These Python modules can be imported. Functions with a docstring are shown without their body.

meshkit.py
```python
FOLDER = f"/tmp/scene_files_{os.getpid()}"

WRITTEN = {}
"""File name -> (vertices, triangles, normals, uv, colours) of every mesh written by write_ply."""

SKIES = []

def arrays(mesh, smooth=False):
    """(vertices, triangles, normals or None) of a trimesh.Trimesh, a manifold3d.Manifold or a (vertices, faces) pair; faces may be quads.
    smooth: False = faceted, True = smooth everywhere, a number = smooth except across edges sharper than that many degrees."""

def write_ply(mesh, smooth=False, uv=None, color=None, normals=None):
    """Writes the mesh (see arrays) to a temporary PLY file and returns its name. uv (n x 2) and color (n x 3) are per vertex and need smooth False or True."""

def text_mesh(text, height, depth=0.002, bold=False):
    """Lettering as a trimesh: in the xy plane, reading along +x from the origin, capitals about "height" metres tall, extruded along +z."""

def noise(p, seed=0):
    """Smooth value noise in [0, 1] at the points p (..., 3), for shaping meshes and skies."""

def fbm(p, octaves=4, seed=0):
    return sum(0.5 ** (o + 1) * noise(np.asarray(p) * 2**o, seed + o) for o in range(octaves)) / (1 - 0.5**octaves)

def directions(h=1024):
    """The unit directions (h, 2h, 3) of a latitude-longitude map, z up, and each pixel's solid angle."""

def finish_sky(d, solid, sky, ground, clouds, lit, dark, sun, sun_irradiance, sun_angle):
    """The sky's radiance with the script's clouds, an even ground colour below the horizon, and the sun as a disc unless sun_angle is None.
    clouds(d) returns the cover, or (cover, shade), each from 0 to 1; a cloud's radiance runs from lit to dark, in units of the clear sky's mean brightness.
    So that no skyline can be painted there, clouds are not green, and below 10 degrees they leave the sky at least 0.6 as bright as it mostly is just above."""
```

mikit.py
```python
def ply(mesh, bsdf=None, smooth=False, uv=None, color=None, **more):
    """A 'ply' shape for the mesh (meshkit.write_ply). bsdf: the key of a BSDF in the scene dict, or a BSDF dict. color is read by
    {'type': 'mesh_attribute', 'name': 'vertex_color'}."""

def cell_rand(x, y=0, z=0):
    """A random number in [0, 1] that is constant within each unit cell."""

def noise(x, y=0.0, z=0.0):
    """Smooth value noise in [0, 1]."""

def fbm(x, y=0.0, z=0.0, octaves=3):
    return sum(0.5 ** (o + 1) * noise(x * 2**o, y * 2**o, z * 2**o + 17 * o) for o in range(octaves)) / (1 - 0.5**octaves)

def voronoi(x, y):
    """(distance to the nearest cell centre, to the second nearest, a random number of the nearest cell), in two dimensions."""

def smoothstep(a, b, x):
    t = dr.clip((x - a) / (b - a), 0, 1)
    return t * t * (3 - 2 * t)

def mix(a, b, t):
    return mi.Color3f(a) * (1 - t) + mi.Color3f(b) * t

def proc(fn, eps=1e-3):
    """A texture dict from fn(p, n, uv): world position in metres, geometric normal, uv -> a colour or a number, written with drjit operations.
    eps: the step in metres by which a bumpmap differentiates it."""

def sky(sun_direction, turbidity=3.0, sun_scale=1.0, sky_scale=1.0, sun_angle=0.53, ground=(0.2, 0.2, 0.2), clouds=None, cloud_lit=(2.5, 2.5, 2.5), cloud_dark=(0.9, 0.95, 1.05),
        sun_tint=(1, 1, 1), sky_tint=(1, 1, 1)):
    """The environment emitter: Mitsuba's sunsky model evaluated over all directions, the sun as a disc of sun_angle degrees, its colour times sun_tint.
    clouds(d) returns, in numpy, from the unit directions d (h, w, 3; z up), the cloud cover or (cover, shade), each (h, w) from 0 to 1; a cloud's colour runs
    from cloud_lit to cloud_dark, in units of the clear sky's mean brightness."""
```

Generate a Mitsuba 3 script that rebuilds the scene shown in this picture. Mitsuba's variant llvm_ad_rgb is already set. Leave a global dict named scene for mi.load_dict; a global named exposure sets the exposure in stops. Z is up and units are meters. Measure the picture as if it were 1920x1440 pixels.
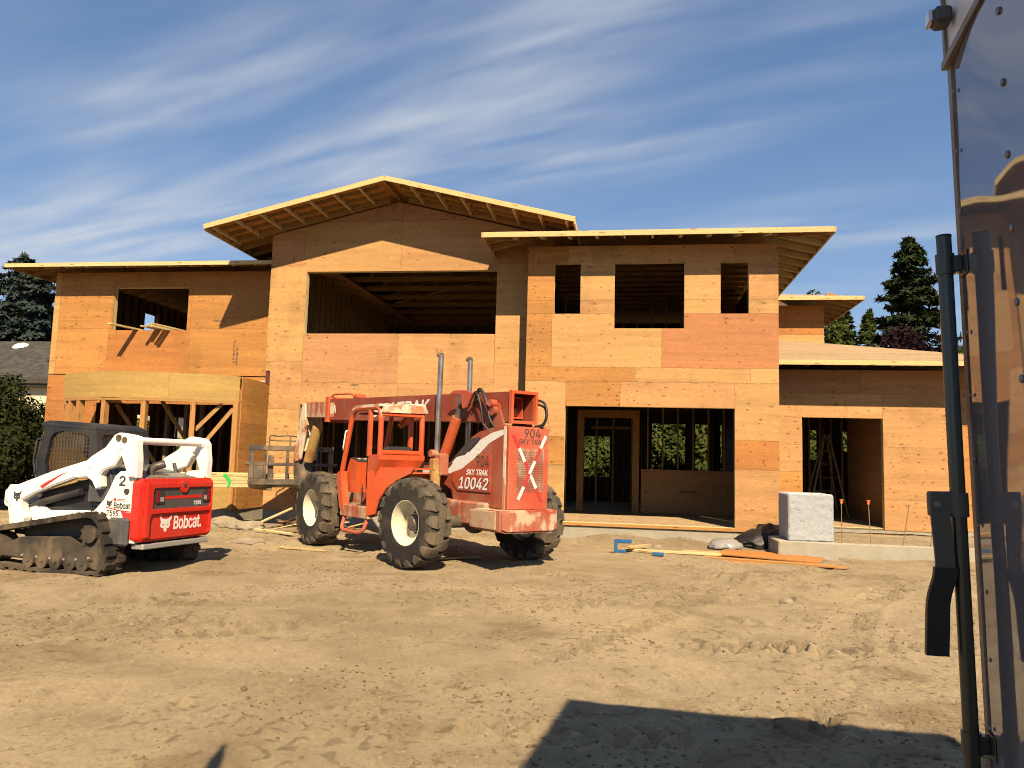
import math, random
import numpy as np
import trimesh
import mitsuba as mi
import drjit as dr
from shapely.geometry import Polygon, box as sbox, LineString, Point
from shapely.ops import unary_union
from shapely import affinity
import mikit, meshkit
from mikit import proc, noise, fbm, voronoi, cell_rand, smoothstep, mix

T4 = mi.ScalarTransform4f
scene, labels = {}, {}
rng = random.Random(7)
nrg = np.random.default_rng(7)

# ------------------------------------------------------------------ camera
PITCH, ROLL, YAW = np.radians([5.684, 1.579, 8.738])
CAM = np.array([0, 0, 1.65])
FWD = np.array([-math.sin(YAW) * math.cos(PITCH), math.cos(YAW) * math.cos(PITCH), math.sin(PITCH)])
_r = np.array([math.cos(YAW), math.sin(YAW), 0.0]); _u = np.cross(_r, FWD)
UPV = -math.sin(ROLL) * _r + math.cos(ROLL) * _u
scene['camera'] = {'type': 'perspective', 'fov': 2 * math.degrees(math.atan(960 / 1460.0)), 'fov_axis': 'x',
                   'near_clip': 0.05, 'far_clip': 3000.0,
                   'to_world': T4().look_at(origin=CAM.tolist(), target=(CAM + FWD).tolist(), up=UPV.tolist())}
# ------------------------------------------------------------------ sky and sun
exposure = 2.15
SUN = np.array([0.33, -1.0, 0.83])
def cirrus(d):
    z = np.maximum(d[..., 2], 0.0)
    q = np.stack([d[..., 0] / (z + 0.08), d[..., 1] / (z + 0.08), np.zeros_like(z)], -1)
    a = math.radians(70)
    s = q[..., 0] * -math.sin(a) + q[..., 1] * math.cos(a)          # along the streaks
    t = q[..., 0] * math.cos(a) + q[..., 1] * math.sin(a)
    w = meshkit.fbm(np.stack([s * 0.5, t * 0.7, 0 * s + 3.3], -1), 3, 11) - 0.5
    t2 = t + 0.45 * w
    broad = meshkit.fbm(np.stack([s * 0.35 + 5.2, t2 * 1.3 + 2.1, 0 * s], -1), 3, 3)
    mid = meshkit.fbm(np.stack([s * 0.8 + 1.7, t2 * 4.0, 0 * s + 9], -1), 4, 5)
    fib = meshkit.fbm(np.stack([s * 2.4 - t2 * 2.0, t2 * 15 + 2.0 * s, 0 * s + 5], -1), 4, 8)
    curl = meshkit.fbm(np.stack([s * 2.6 + t2 * 1.5, t2 * 6.0 - 1.2 * s, 0 * s + 15], -1), 4, 18)
    c = np.clip((broad - 0.28) * 2.6, 0, 1) * np.clip((mid - 0.30) * 3.2, 0.16, 1.25) * np.clip(0.05 + 1.5 * (fib - .1) + 0.9 * (curl - .4), 0, 1.6)
    lowhaze = 0.15 * np.clip(1 - d[..., 2] / 0.45, 0, 1)
    return np.clip(c * 0.52 + 0.04 + lowhaze, 0, 0.8)
scene['sky'] = mikit.sky(SUN.tolist(), turbidity=2.5, sun_scale=1.65, sky_scale=0.82, clouds=cirrus, cloud_lit=(2.3, 2.42, 2.62), cloud_dark=(1.2, 1.3, 1.5),
                         sun_tint=(1.0, 0.95, 0.86), sky_tint=(0.74, 0.88, 1.04), ground=(0.3, 0.24, 0.17))

# ------------------------------------------------------------------ helpers
B = 20.0
def numbered(name):
    if name not in scene and name not in roots: return name
    k = 1
    while f'{name}_{k:03d}' in scene or f'{name}_{k:03d}' in roots: k += 1
    return f'{name}_{k:03d}'
roots = set()
def root(name, label=None, cat=None, group=None, kind=None):
    key = numbered(name); roots.add(key)
    d = {}
    if label: d['label'] = label
    if cat: d['category'] = cat
    if group: d['group'] = group
    if kind: d['kind'] = kind
    labels[key] = d
    return key
def put(key, mesh, bsdf, smooth=False, uv=None):
    scene[key] = mikit.ply(mesh, bsdf, smooth=smooth, uv=uv)
    return key
def part(parent, name, mesh, bsdf, smooth=False, uv=None, label=None, kind=None):
    key = numbered(f'{parent}__{name}')
    put(key, mesh, bsdf, smooth, uv)
    if label or kind:
        labels[key] = {k: v for k, v in (('label', label), ('kind', kind)) if v}
    return key
def thing(name, mesh, bsdf, label, cat, smooth=False, uv=None, group=None, kind=None):
    key = root(name, label, cat, group, kind)
    return put(key, mesh, bsdf, smooth, uv)
cat = trimesh.util.concatenate
def box(x0, x1, y0, y1, z0, z1):
    m = trimesh.creation.box((x1 - x0, y1 - y0, z1 - z0)); m.apply_translation(((x0 + x1) / 2, (y0 + y1) / 2, (z0 + z1) / 2)); return m
def rbox(x0, x1, y0, y1, z0, z1, r=0.01):
    c = np.array([(x0 + x1) / 2, (y0 + y1) / 2, (z0 + z1) / 2]); h = np.array([x1 - x0, y1 - y0, z1 - z0]) / 2
    p = []
    for s in np.ndindex(2, 2, 2):
        s = np.array(s) * 2 - 1
        for k in range(3):
            o = h - r; o[k] = h[k]; p.append(c + s * o)
    return trimesh.convex.convex_hull(np.array(p))
def beam(p, q, w, h, up=(0, 0, 1)):
    p, q, up = np.array(p, float), np.array(q, float), np.array(up, float)
    d = q - p; L = np.linalg.norm(d); d /= L
    s = np.cross(d, up); s /= np.linalg.norm(s); u = np.cross(s, d)
    m = trimesh.creation.box((L, w, h)); M = np.eye(4); M[:3, 0], M[:3, 1], M[:3, 2], M[:3, 3] = d, s, u, (p + q) / 2
    m.apply_transform(M); return m
def wuv(m, axis, tone=0, seed=None):
    """uv that carries grain direction, tone and a seed to the wood shader"""
    v = np.array(m.vertices); a = np.array(axis, float); a /= np.linalg.norm(a)
    u = v @ a; u = u - u.min()
    o = v - np.outer(v @ a, a); w = o.sum(1); w = w - w.min()
    seed = rng.randrange(1, 40) if seed is None else seed
    return np.stack([np.clip(u, 0, B - .01) + B * seed, np.clip(w, 0, B - .01) + B * tone], 1)
def extr(poly, a0, a1, plane='xz'):
    """polygon in (first, second) axis of the plane, extruded along the third axis from a0 to a1"""
    geoms = getattr(poly, 'geoms', [poly]); out = []
    for g in geoms:
        if g.area < 1e-7: continue
        m = trimesh.creation.extrude_polygon(g, a1 - a0, engine='earcut'); v = np.array(m.vertices); v[:, 2] += a0
        if plane == 'xz': w = np.stack([v[:, 0], v[:, 2], v[:, 1]], 1); f = m.faces[:, ::-1]
        elif plane == 'yz': w = np.stack([v[:, 2], v[:, 0], v[:, 1]], 1); f = m.faces
        else: w = v; f = m.faces
        out.append(trimesh.Trimesh(w, f, process=False))
    return cat(out) if len(out) > 1 else out[0]
def plate(pts, a0, a1, plane='xz', ch=0.012):
    """extrusion with stepped (eased) edges"""
    p = Polygon(pts) if not hasattr(pts, 'area') else pts
    return cat([extr(p, a0 + ch, a1 - ch, plane), extr(p.buffer(-ch), a0, a1, plane)])
def cyl(p, q, r, r2=None, n=16, caps=True):
    p, q = np.array(p, float), np.array(q, float); r2 = r if r2 is None else r2
    d = q - p; d /= np.linalg.norm(d); a = np.cross(d, [0, 0, 1] if abs(d[2]) < .9 else [1, 0, 0]); a /= np.linalg.norm(a); b = np.cross(d, a)
    t = np.arange(n) * 2 * np.pi / n; ring = np.cos(t)[:, None] * a + np.sin(t)[:, None] * b
    v = np.vstack([p + ring * r, q + ring * r2, [p], [q]]); i = np.arange(n); j = (i + 1) % n
    f = np.vstack([np.stack([i, j, j + n], 1), np.stack([i, j + n, i + n], 1)])
    if caps: f = np.vstack([f, np.stack([j, i, 0 * i + 2 * n], 1), np.stack([i + n, j + n, 0 * i + 2 * n + 1], 1)])
    return trimesh.Trimesh(v, f, process=False)
def bend(pts, r=0.15, n=5):
    """rounds the corners of a polyline"""
    P = [np.array(p, float) for p in pts]; out = [P[0]]
    for a, b, c in zip(P, P[1:], P[2:]):
        u, v = a - b, c - b; k = min(r, np.linalg.norm(u) / 2, np.linalg.norm(v) / 2)
        p0, p1 = b + u / np.linalg.norm(u) * k, b + v / np.linalg.norm(v) * k
        out += [(1 - t) ** 2 * p0 + 2 * t * (1 - t) * b + t * t * p1 for t in np.linspace(0, 1, n)]
    return out + [P[-1]]
def tube(pts, r, n=8):
    p = np.array(pts, float); t = np.gradient(p, axis=0); t /= np.linalg.norm(t, axis=1, keepdims=True) + 1e-12
    a = np.cross(t[0], [0, 0, 1] if abs(t[0][2]) < .9 else [1, 0, 0]); a /= np.linalg.norm(a); A = []
    for k in range(len(p)):
        a = a - t[k] * (a @ t[k]); a /= np.linalg.norm(a); A.append(a)
    A = np.array(A); Bv = np.cross(t, A); ang = np.arange(n) * 2 * np.pi / n
    r = np.broadcast_to(r, (len(p),))[:, None, None]
    v = (p[:, None] + r * (np.cos(ang)[None, :, None] * A[:, None] + np.sin(ang)[None, :, None] * Bv[:, None])).reshape(-1, 3)
    f = []
    for i in range(len(p) - 1):
        for j in range(n):
            k = (j + 1) % n; f += [(i * n + j, i * n + k, (i + 1) * n + k), (i * n + j, (i + 1) * n + k, (i + 1) * n + j)]
    m = len(v); v = np.vstack([v, p[0], p[-1]])
    for j in range(n):
        k = (j + 1) % n; f += [(k, j, m), ((len(p) - 1) * n + j, (len(p) - 1) * n + k, m + 1)]
    return trimesh.Trimesh(v, np.array(f), process=False)
def lathe(prof, n=40, axis='y'):
    """(radius, along) profile turned about the axis"""
    pr = np.array(prof, float); t = np.arange(n) * 2 * np.pi / n; m = len(pr)
    x = np.outer(np.cos(t), pr[:, 0]); z = np.outer(np.sin(t), pr[:, 0]); y = np.tile(pr[:, 1], (n, 1))
    v = np.stack([x, y, z], -1).reshape(-1, 3); f = []
    for i in range(n):
        k = (i + 1) % n
        for j in range(m - 1): f += [(i * m + j, i * m + j + 1, k * m + j + 1), (i * m + j, k * m + j + 1, k * m + j)]
    return trimesh.Trimesh(v, np.array(f), process=False)
class Frame:
    def __init__(s, x, y, deg, z=0.0):
        t = math.radians(deg); s.M = np.eye(4)
        s.M[:3, 0] = [math.cos(t), math.sin(t), 0]; s.M[:3, 1] = [-math.sin(t), math.cos(t), 0]; s.M[:3, 3] = [x, y, z]
    def __call__(s, m):
        m = m.copy(); m.apply_transform(s.M); return m
def lettering(text, o, xd, zd, height, width=None, depth=0.003, bold=True, slant=0.0):
    m = meshkit.text_mesh(text, height, depth, bold); v = np.array(m.vertices)
    v[:, 0] -= v[:, 0].min(); 
    if width: v[:, 0] *= width / v[:, 0].max()
    v[:, 0] += slant * v[:, 1]
    xd, zd = np.array(xd, float), np.array(zd, float); nd = np.cross(xd, zd)
    return trimesh.Trimesh(np.array(o) + v[:, :1] * xd + v[:, 1:2] * zd + v[:, 2:3] * nd, m.faces, process=False)
def flat(poly, o, xd, zd, depth=0.003):
    m = extr(poly, 0, depth, 'xy'); v = np.array(m.vertices); xd, zd = np.array(xd, float), np.array(zd, float); nd = np.cross(xd, zd)
    return trimesh.Trimesh(np.array(o) + v[:, :1] * xd + v[:, 1:2] * zd + v[:, 2:3] * nd, m.faces, process=False)

# ------------------------------------------------------------------ materials
def mat(name, **k):
    if 'base_color' in k and not isinstance(k['base_color'], dict): k['base_color'] = {'type': 'rgb', 'value': list(k['base_color'])}
    scene[name] = {'type': 'twosided', 'bsdf': {'type': 'principled', **k}}
    return name
def bump(name, fn, scale=1.0, eps=2e-3, **k):
    if not isinstance(k['base_color'], dict): k['base_color'] = {'type': 'rgb', 'value': list(k['base_color'])}
    scene[name] = {'type': 'twosided', 'bsdf': {'type': 'bumpmap', 'arbitrary': proc(fn, eps), 'scale': scale, 'bsdf': {'type': 'principled', **k}}}
    return name
def pal(cols, t):
    c = mi.Color3f(*cols[0])
    for i, q in enumerate(cols[1:], 1): c = dr.select(t > i - 0.5, mi.Color3f(*q), c)
    return c
PLY = [(.338, .200, .078), (.308, .150, .045), (.280, .124, .053), (.338, .188, .078), (.30, .20, .066), (.328, .170, .078), (.24, .175, .105), (.292, .126, .037), (.10, .062, .034)]  # last tone is plywood darkened to stand in for interior shade
def plywood(p, n, uv):
    t = dr.floor(uv.y / B); v = uv.y - B * t; s = dr.floor(uv.x / B); u = uv.x - B * s
    w = v + 0.10 * (noise(u * 0.9 + s * 3.3, v * 1.3, s) - 0.5)
    g = fbm(u * 0.7 + s * 5.1, w * 13, s, octaves=3)
    f = noise(u * 5 + s * 2.7, w * 120, s)
    band = noise(u * 0.25 + s, w * 3.2, s * 1.7)
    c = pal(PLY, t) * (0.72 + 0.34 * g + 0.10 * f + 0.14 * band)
    cath = dr.abs(dr.sin((w * 16 + 3.5 * noise(u * 1.1 + s, v * 2.2, s)) * 3.1416))
    on = smoothstep(0.45, 0.7, noise(s * 9.3 + 0.5, u * .15, t)) 
    c = c * (1 - 0.20 * on * smoothstep(0.25, 0.0, cath))
    c = c * (0.92 + 0.15 * cell_rand(s, t, 77))
    # football plugs and knots in loose columns, more on some sheets than on others
    rich = cell_rand(s, 5, 19)
    smoothply = dr.select(dr.abs(t - 4) < 0.5, 0.2, 1.0)
    for wd, ht, rr, off in ((0.27, 0.105, 0.038, 0.0), (0.19, 0.16, 0.024, 41.0)):
        cu, cv = u / wd + 0.3 * s, v / ht + 0.25 * noise(u * 3, s)
        iu, iv = dr.floor(cu), dr.floor(cv); dens = cell_rand(iu, s, 11 + off)
        here = cell_rand(iu, iv, s + off) < dr.select(dens > 0.58, 0.25 + 0.70 * rich, 0.05 + 0.18 * rich)
        ou = cell_rand(iu, iv, s + 50 + off) * 0.6 + 0.2; ov = cell_rand(iu, iv, s + 90 + off) * 0.7 + 0.15
        big = 0.35 + 1.0 * dr.square(cell_rand(iu, iv, s + 33 + off)); rot = (cell_rand(iu, iv, s + 7) - 0.5) * 0.8
        a, b = (cu - iu - ou) * wd, (cv - iv - ov) * ht
        d = dr.sqrt(dr.square((a + rot * b) / (rr * big)) + dr.square((b - rot * a) / (rr * 0.55 * big)))
        k = dr.select(here, smoothstep(1.0, 0.4, d), 0.0) * smoothply
        halo = dr.select(here, smoothstep(2.8, 1.0, d), 0.0) * smoothply
        c = mix(c * (1 + 0.10 * halo * (cell_rand(iu, iv, 3) - 0.75) * 2), c * mi.Color3f(.42, .32, .24), k * 0.92)
    stain = smoothstep(0.60, 0.78, fbm(u * 1.4 + s * 2, v * 0.9 + s, s + 4, octaves=3)) * cell_rand(s, 8, 2)
    fl = noise(u * 16 + s, v * 46, s); c = c * (1 + 0.16 * smoothstep(0.74, 0.92, fl) - 0.10 * smoothstep(0.26, 0.1, fl))
    return c * (1 - 0.16 * stain)
scene['plywood'] = {'type': 'twosided', 'bsdf': {'type': 'principled', 'base_color': proc(plywood), 'roughness': 0.75, 'specular': 0.25}}
LUM = [(.44, .36, .185), (.27, .16, .06), (.21, .155, .10), (.115, .07, .042), (.36, .255, .12), (.30, .158, .055), (.14, .09, .05), (.16, .11, .06), (.14, .09, .05), (.42, .33, .16)]
def lumber(p, n, uv):
    t = dr.floor(uv.y / B); v = uv.y - B * t; s = dr.floor(uv.x / B); u = uv.x - B * s
    g = fbm(u * 0.8 + s * 4.1, v * 45 + s, s, octaves=3); f = noise(u * 6 + s, v * 220, s)
    kn = voronoi(u * 1.6 + s * 3, v * 9 + s)
    c = pal(LUM, t) * (0.78 + 0.30 * g + 0.10 * f)
    k = smoothstep(0.16, 0.07, kn[0]) * dr.select(kn[2] > 0.6, 1.0, 0.0)
    return mix(c, c * mi.Color3f(.55, .4, .3), k)
scene['lumber'] = {'type': 'twosided', 'bsdf': {'type': 'principled', 'base_color': proc(lumber), 'roughness': 0.8, 'specular': 0.25}}
def concrete_c(p, n, uv):
    a = fbm(p.x * 1.3, p.y * 1.3, p.z * 4, octaves=3); b = fbm(p.x * 14, p.y * 14, p.z * 14, octaves=3); st = noise(p.x * 9, p.y * 9, p.z * 0.7)
    return mix((.19, .18, .145), (.30, .285, .24), 0.45 * a + 0.35 * b + 0.25 * st)
def concrete_b(p, n, uv): return 0.012 * fbm(p.x * 9, p.y * 9, p.z * 9, octaves=3) + 0.003 * noise(p.x * 60, p.y * 60, p.z * 60)
bump('concrete', concrete_b, base_color=proc(concrete_c), roughness=0.9, specular=0.2)
def pedestal_c(p, n, uv):
    b = fbm(p.x * 22, p.y * 22, p.z * 22, octaves=3); sp = noise(p.x * 48, p.y * 48, p.z * 48); q = fbm(p.x * 2, p.y * 2, p.z * 2)
    c = mix((.225, .245, .265), (.325, .355, .385), b + 0.25 * (q - .5))
    return mix(c, (.14, .15, .16), smoothstep(0.72, 0.86, sp) * 0.7)
bump('rough_block', concrete_b, base_color=proc(pedestal_c), roughness=0.95, specular=0.1)
def dirt_c(p, n, uv):
    a = fbm(p.x * 0.35, p.y * 0.35, 2.0, octaves=4); b = fbm(p.x * 3.1, p.y * 3.1, 1.0, octaves=4); f = noise(p.x * 55, p.y * 55, p.z * 55)
    c = mix((.150, .118, .074), (.206, .168, .110), smoothstep(0.25, 0.75, 0.55 * a + 0.45 * b))
    pale = smoothstep(0.56, 0.74, fbm(p.x * 0.5 + 9, p.y * 0.8 + 4, 5.0, octaves=3)) 
    c = mix(c, (.24, .195, .122), pale * 0.55)
    dk = smoothstep(0.60, 0.76, fbm(p.x * 0.9 + 3, p.y * 1.3, 8.0, octaves=4))
    c = mix(c, (.112, .082, .048), dk * 0.6)
    sp = noise(p.x * 19 + 3 * noise(p.x * 5, p.y * 5, 1), p.y * 19, 4.0); c = c * (1 - 0.32 * smoothstep(0.70, 0.88, sp) * smoothstep(0.40, 0.62, fbm(p.x * 0.8 + 5, p.y * 1.1, 3.0, octaves=3)))  # clumped dark flecks paint in the tiny shadows of clods
    vo = voronoi(p.x * 11, p.y * 11)
    st = smoothstep(0.20, 0.10, vo[0]) * dr.select(vo[2] > 0.86, 1.0, 0.0)
    c = mix(c, mix((.085, .06, .036), (.28, .24, .175), noise(p.x * 5, p.y * 5, 3)), st * 0.8)
    return c * (0.86 + 0.28 * f)
def dirt_b(p, n, uv):
    vo = voronoi(p.x * 10 + 2 * noise(p.x * 3, p.y * 3, 9), p.y * 10); w = fbm(p.x * 0.9, p.y * 0.9, 2.0, octaves=3)
    pit = smoothstep(0.30, 0.05, vo[0]) * dr.select(vo[2] > 1.12 - 0.62 * w, 1.0, 0.0)
    return 0.024 * fbm(p.x * 9, p.y * 9, 0.0, octaves=4) + 0.006 * noise(p.x * 70, p.y * 70, 1.0) - 0.024 * pit
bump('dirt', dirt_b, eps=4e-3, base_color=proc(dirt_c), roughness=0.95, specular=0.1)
def clod_c(p, n, uv): 
    return mix((.165, .14, .10), (.28, .245, .185), fbm(p.x * 9, p.y * 9, p.z * 9, octaves=3))
bump('clod', concrete_b, base_color=proc(clod_c), roughness=0.95, specular=0.1)
def worn(base, alt, scale, lo, hi, dust=(.42, .32, .20), dustamt=0.15):
    def fn(p, n, uv):
        a = fbm(p.x * scale, p.y * scale, p.z * scale, octaves=4); q = fbm(p.x * 2.2 + 7, p.y * 2.2, p.z * 2.2, octaves=3)
        run = noise(p.x * 16, p.y * 16, p.z * 1.5)
        c = mix(base, alt, smoothstep(lo, hi, 0.75 * a + 0.25 * run))
        sc_ = noise(p.x * 38, p.y * 38, p.z * 38); c = c * (1 - 0.22 * smoothstep(0.66, 0.85, sc_) * smoothstep(0.40, 0.65, a))
        return mix(c, dust, dustamt * smoothstep(0.35, 0.75, q))
    return proc(fn)
mat('dirt_clod', base_color=worn((.105, .078, .048), (.19, .15, .092), 9.0, .45, .75), roughness=.95, specular=.1)  # clods coloured darker so they read as small specks of shadow
mat('faded_red', base_color=worn((.235, .044, .022), (.235, .095, .052), 2.4, .48, .74, dustamt=.14), roughness=.55, specular=.35)
mat('side_red', base_color=worn((.29, .050, .022), (.27, .085, .05), 3.0, .55, .85, dustamt=.10), roughness=.5, specular=.35)
mat('orange_paint', base_color=worn((.40, .064, .018), (.31, .07, .032), 2.5, .55, .8, dustamt=.10), roughness=.4, specular=.4)
mat('pale_red', base_color=worn((.34, .060, .032), (.29, .09, .052), 2.5, .5, .85, dustamt=.12), roughness=.5, specular=.35)
mat('boom_red', base_color=worn((.195, .036, .019), (.20, .068, .038), 2.6, .5, .8, dustamt=.10), roughness=.5, specular=.3)
mat('rusty_red', base_color=worn((0.258, 0.068, 0.041), (0.320, 0.224, 0.150), 4.0, .42, .62, dustamt=.3), roughness=.8, specular=.2)
mat('peeled_paint', base_color=worn((0.503, 0.435, 0.326), (0.381, 0.163, 0.088), 3.4, .50, .60, dustamt=.12), roughness=.6, specular=.3)
mat('peeled_red', base_color=worn((.27, .055, .034), (.37, .29, .20), 3.6, .49, .62, dustamt=.3), roughness=.75, specular=.2)
mat('mustard', base_color=worn((0.286, 0.184, 0.054), (0.272, 0.109, 0.041), 3.0, .45, .65, dustamt=.2), roughness=.6, specular=.3)
mat('cream', base_color=worn((.50, .475, .38), (.286, .197, .116), 3.0, .60, .80, dustamt=.12), roughness=.5, specular=.4)
mat('white_paint', base_color=worn((0.640, 0.640, 0.616), (0.576, 0.560, 0.520), 2.0, .5, .8, dustamt=.10), roughness=.32, specular=.5)
mat('signal_red', base_color=worn((0.435, 0.018, 0.011), (0.374, 0.027, 0.017), 2.0, .5, .8, dustamt=.05), roughness=.33, specular=.5)
mat('white_decal', base_color=(0.544, 0.537, 0.517), roughness=.5)
mat('dark_decal', base_color=(.035, .03, .03), roughness=.5)
mat('red_decal', base_color=(0.354, 0.027, 0.027), roughness=.5)
mat('black_paint', base_color=worn((.018, .019, .022), (.05, .045, .04), 3.0, .5, .8, dustamt=.10), roughness=.45, specular=.5)
mat('cab_black', base_color=worn((.014, .0155, .019), (.03, .03, .033), 3.0, .55, .85, dustamt=.05), roughness=.4, specular=.4)
mat('dark_glass', base_color=(.012, .013, .014), roughness=.06, specular=.6)
mat('grey_plastic', base_color=(.055, .053, .053), roughness=.5)
mat('dark_hood', base_color=worn((.05, .052, .056), (.12, .11, .10), 3.0, .45, .8, dustamt=.2), roughness=.42)
mat('greasy_steel', base_color=worn((.05, .045, .04), (.15, .10, .07), 5.0, .45, .75, dustamt=.2), roughness=.5, specular=.5)
mat('rubber', base_color=worn((0.019, 0.018, 0.018), (0.041, 0.036, 0.031), 4.0, .5, .8, dust=(0.177, 0.143, 0.099), dustamt=.28), roughness=.85, specular=.2)
mat('tread_rubber', base_color=worn((0.051, 0.046, 0.039), (0.109, 0.092, 0.068), 5.0, .4, .75, dust=(0.204, 0.163, 0.109), dustamt=.55), roughness=.9, specular=.12)
mat('track_rubber', base_color=worn((.022, .020, .019), (.075, .058, .042), 5.0, .45, .75, dust=(.20, .155, .10), dustamt=.30), roughness=.9, specular=.15)
mat('dusty_steel', base_color=worn((.026, .024, .022), (.10, .077, .052), 4.0, .45, .72, dust=(.17, .13, .085), dustamt=.28), roughness=.75, specular=.25)
mat('chrome', base_color=(.62, .60, .57), roughness=.18, metallic=1.0)
mat('exhaust_steel', base_color=worn((.34, .32, .30), (.22, .17, .13), 4.0, .45, .7, dustamt=.1), roughness=.32, metallic=.85)
mat('galvanised', base_color=(.40, .40, .38), roughness=.5, metallic=.6)
mat('lamp_lens', base_color=(.55, .55, .55), roughness=.1, metallic=.6)
mat('red_lens', base_color=(.16, .01, .012), roughness=.15)
mat('tail_shell', base_color=(.03, .03, .032), roughness=.3)
mat('hose_black', base_color=(.015, .015, .016), roughness=.5)
mat('orange_cap', base_color=(.85, .16, .04), roughness=.5)
mat('rebar_steel', base_color=(.17, .11, .075), roughness=.8)
mat('blue_tool', base_color=(.010, .075, .19), roughness=.45)
mat('black_sheet', base_color=(.012, .012, .014), roughness=.5, specular=.4)
mat('green_mark', base_color=(.03, .36, .05), roughness=.5)
mat('steel_beam', base_color=(.06, .012, .010), roughness=.6)
scene['cab_glass'] = {'type': 'thindielectric', 'int_ior': 1.5, 'specular_transmittance': {'type': 'rgb', 'value': [.50, .54, .42]}}
def tint_mesh(p, n, uv): return mix((.03, .03, .03), (.05, .05, .05), noise(p.x * 3, p.y * 3, p.z * 3))
# trailer
scene['mirror_skin'] = {'type': 'twosided', 'bsdf': {'type': 'blendbsdf', 'weight': 0.28,
    'bsdf_0': {'type': 'roughconductor', 'material': 'none', 'distribution': 'beckmann', 'alpha': 0.002, 'specular_reflectance': {'type': 'rgb', 'value': [.40, .405, .44]}},
    'bsdf_1': {'type': 'diffuse', 'reflectance': {'type': 'rgb', 'value': [.31, .30, .32]}}}}
mat('trailer_trim', base_color=worn((.20, .165, .13), (.09, .07, .055), 6.0, .45, .7, dustamt=.2), roughness=.5, metallic=.3)
mat('trailer_side', base_color=(.55, .55, .55), roughness=.4)
mat('lock_steel', base_color=(.055, .062, .055), roughness=.24, metallic=.55, specular=.6)
mat('lock_plate', base_color=worn((.075, .07, .062), (.13, .10, .08), 9.0, .4, .7, dustamt=.1), roughness=.55, metallic=.3)
mat('grip_black', base_color=(.008, .008, .008), roughness=.5)
mat('rivet', base_color=(.20, .20, .21), roughness=.35, metallic=.7)
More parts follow.
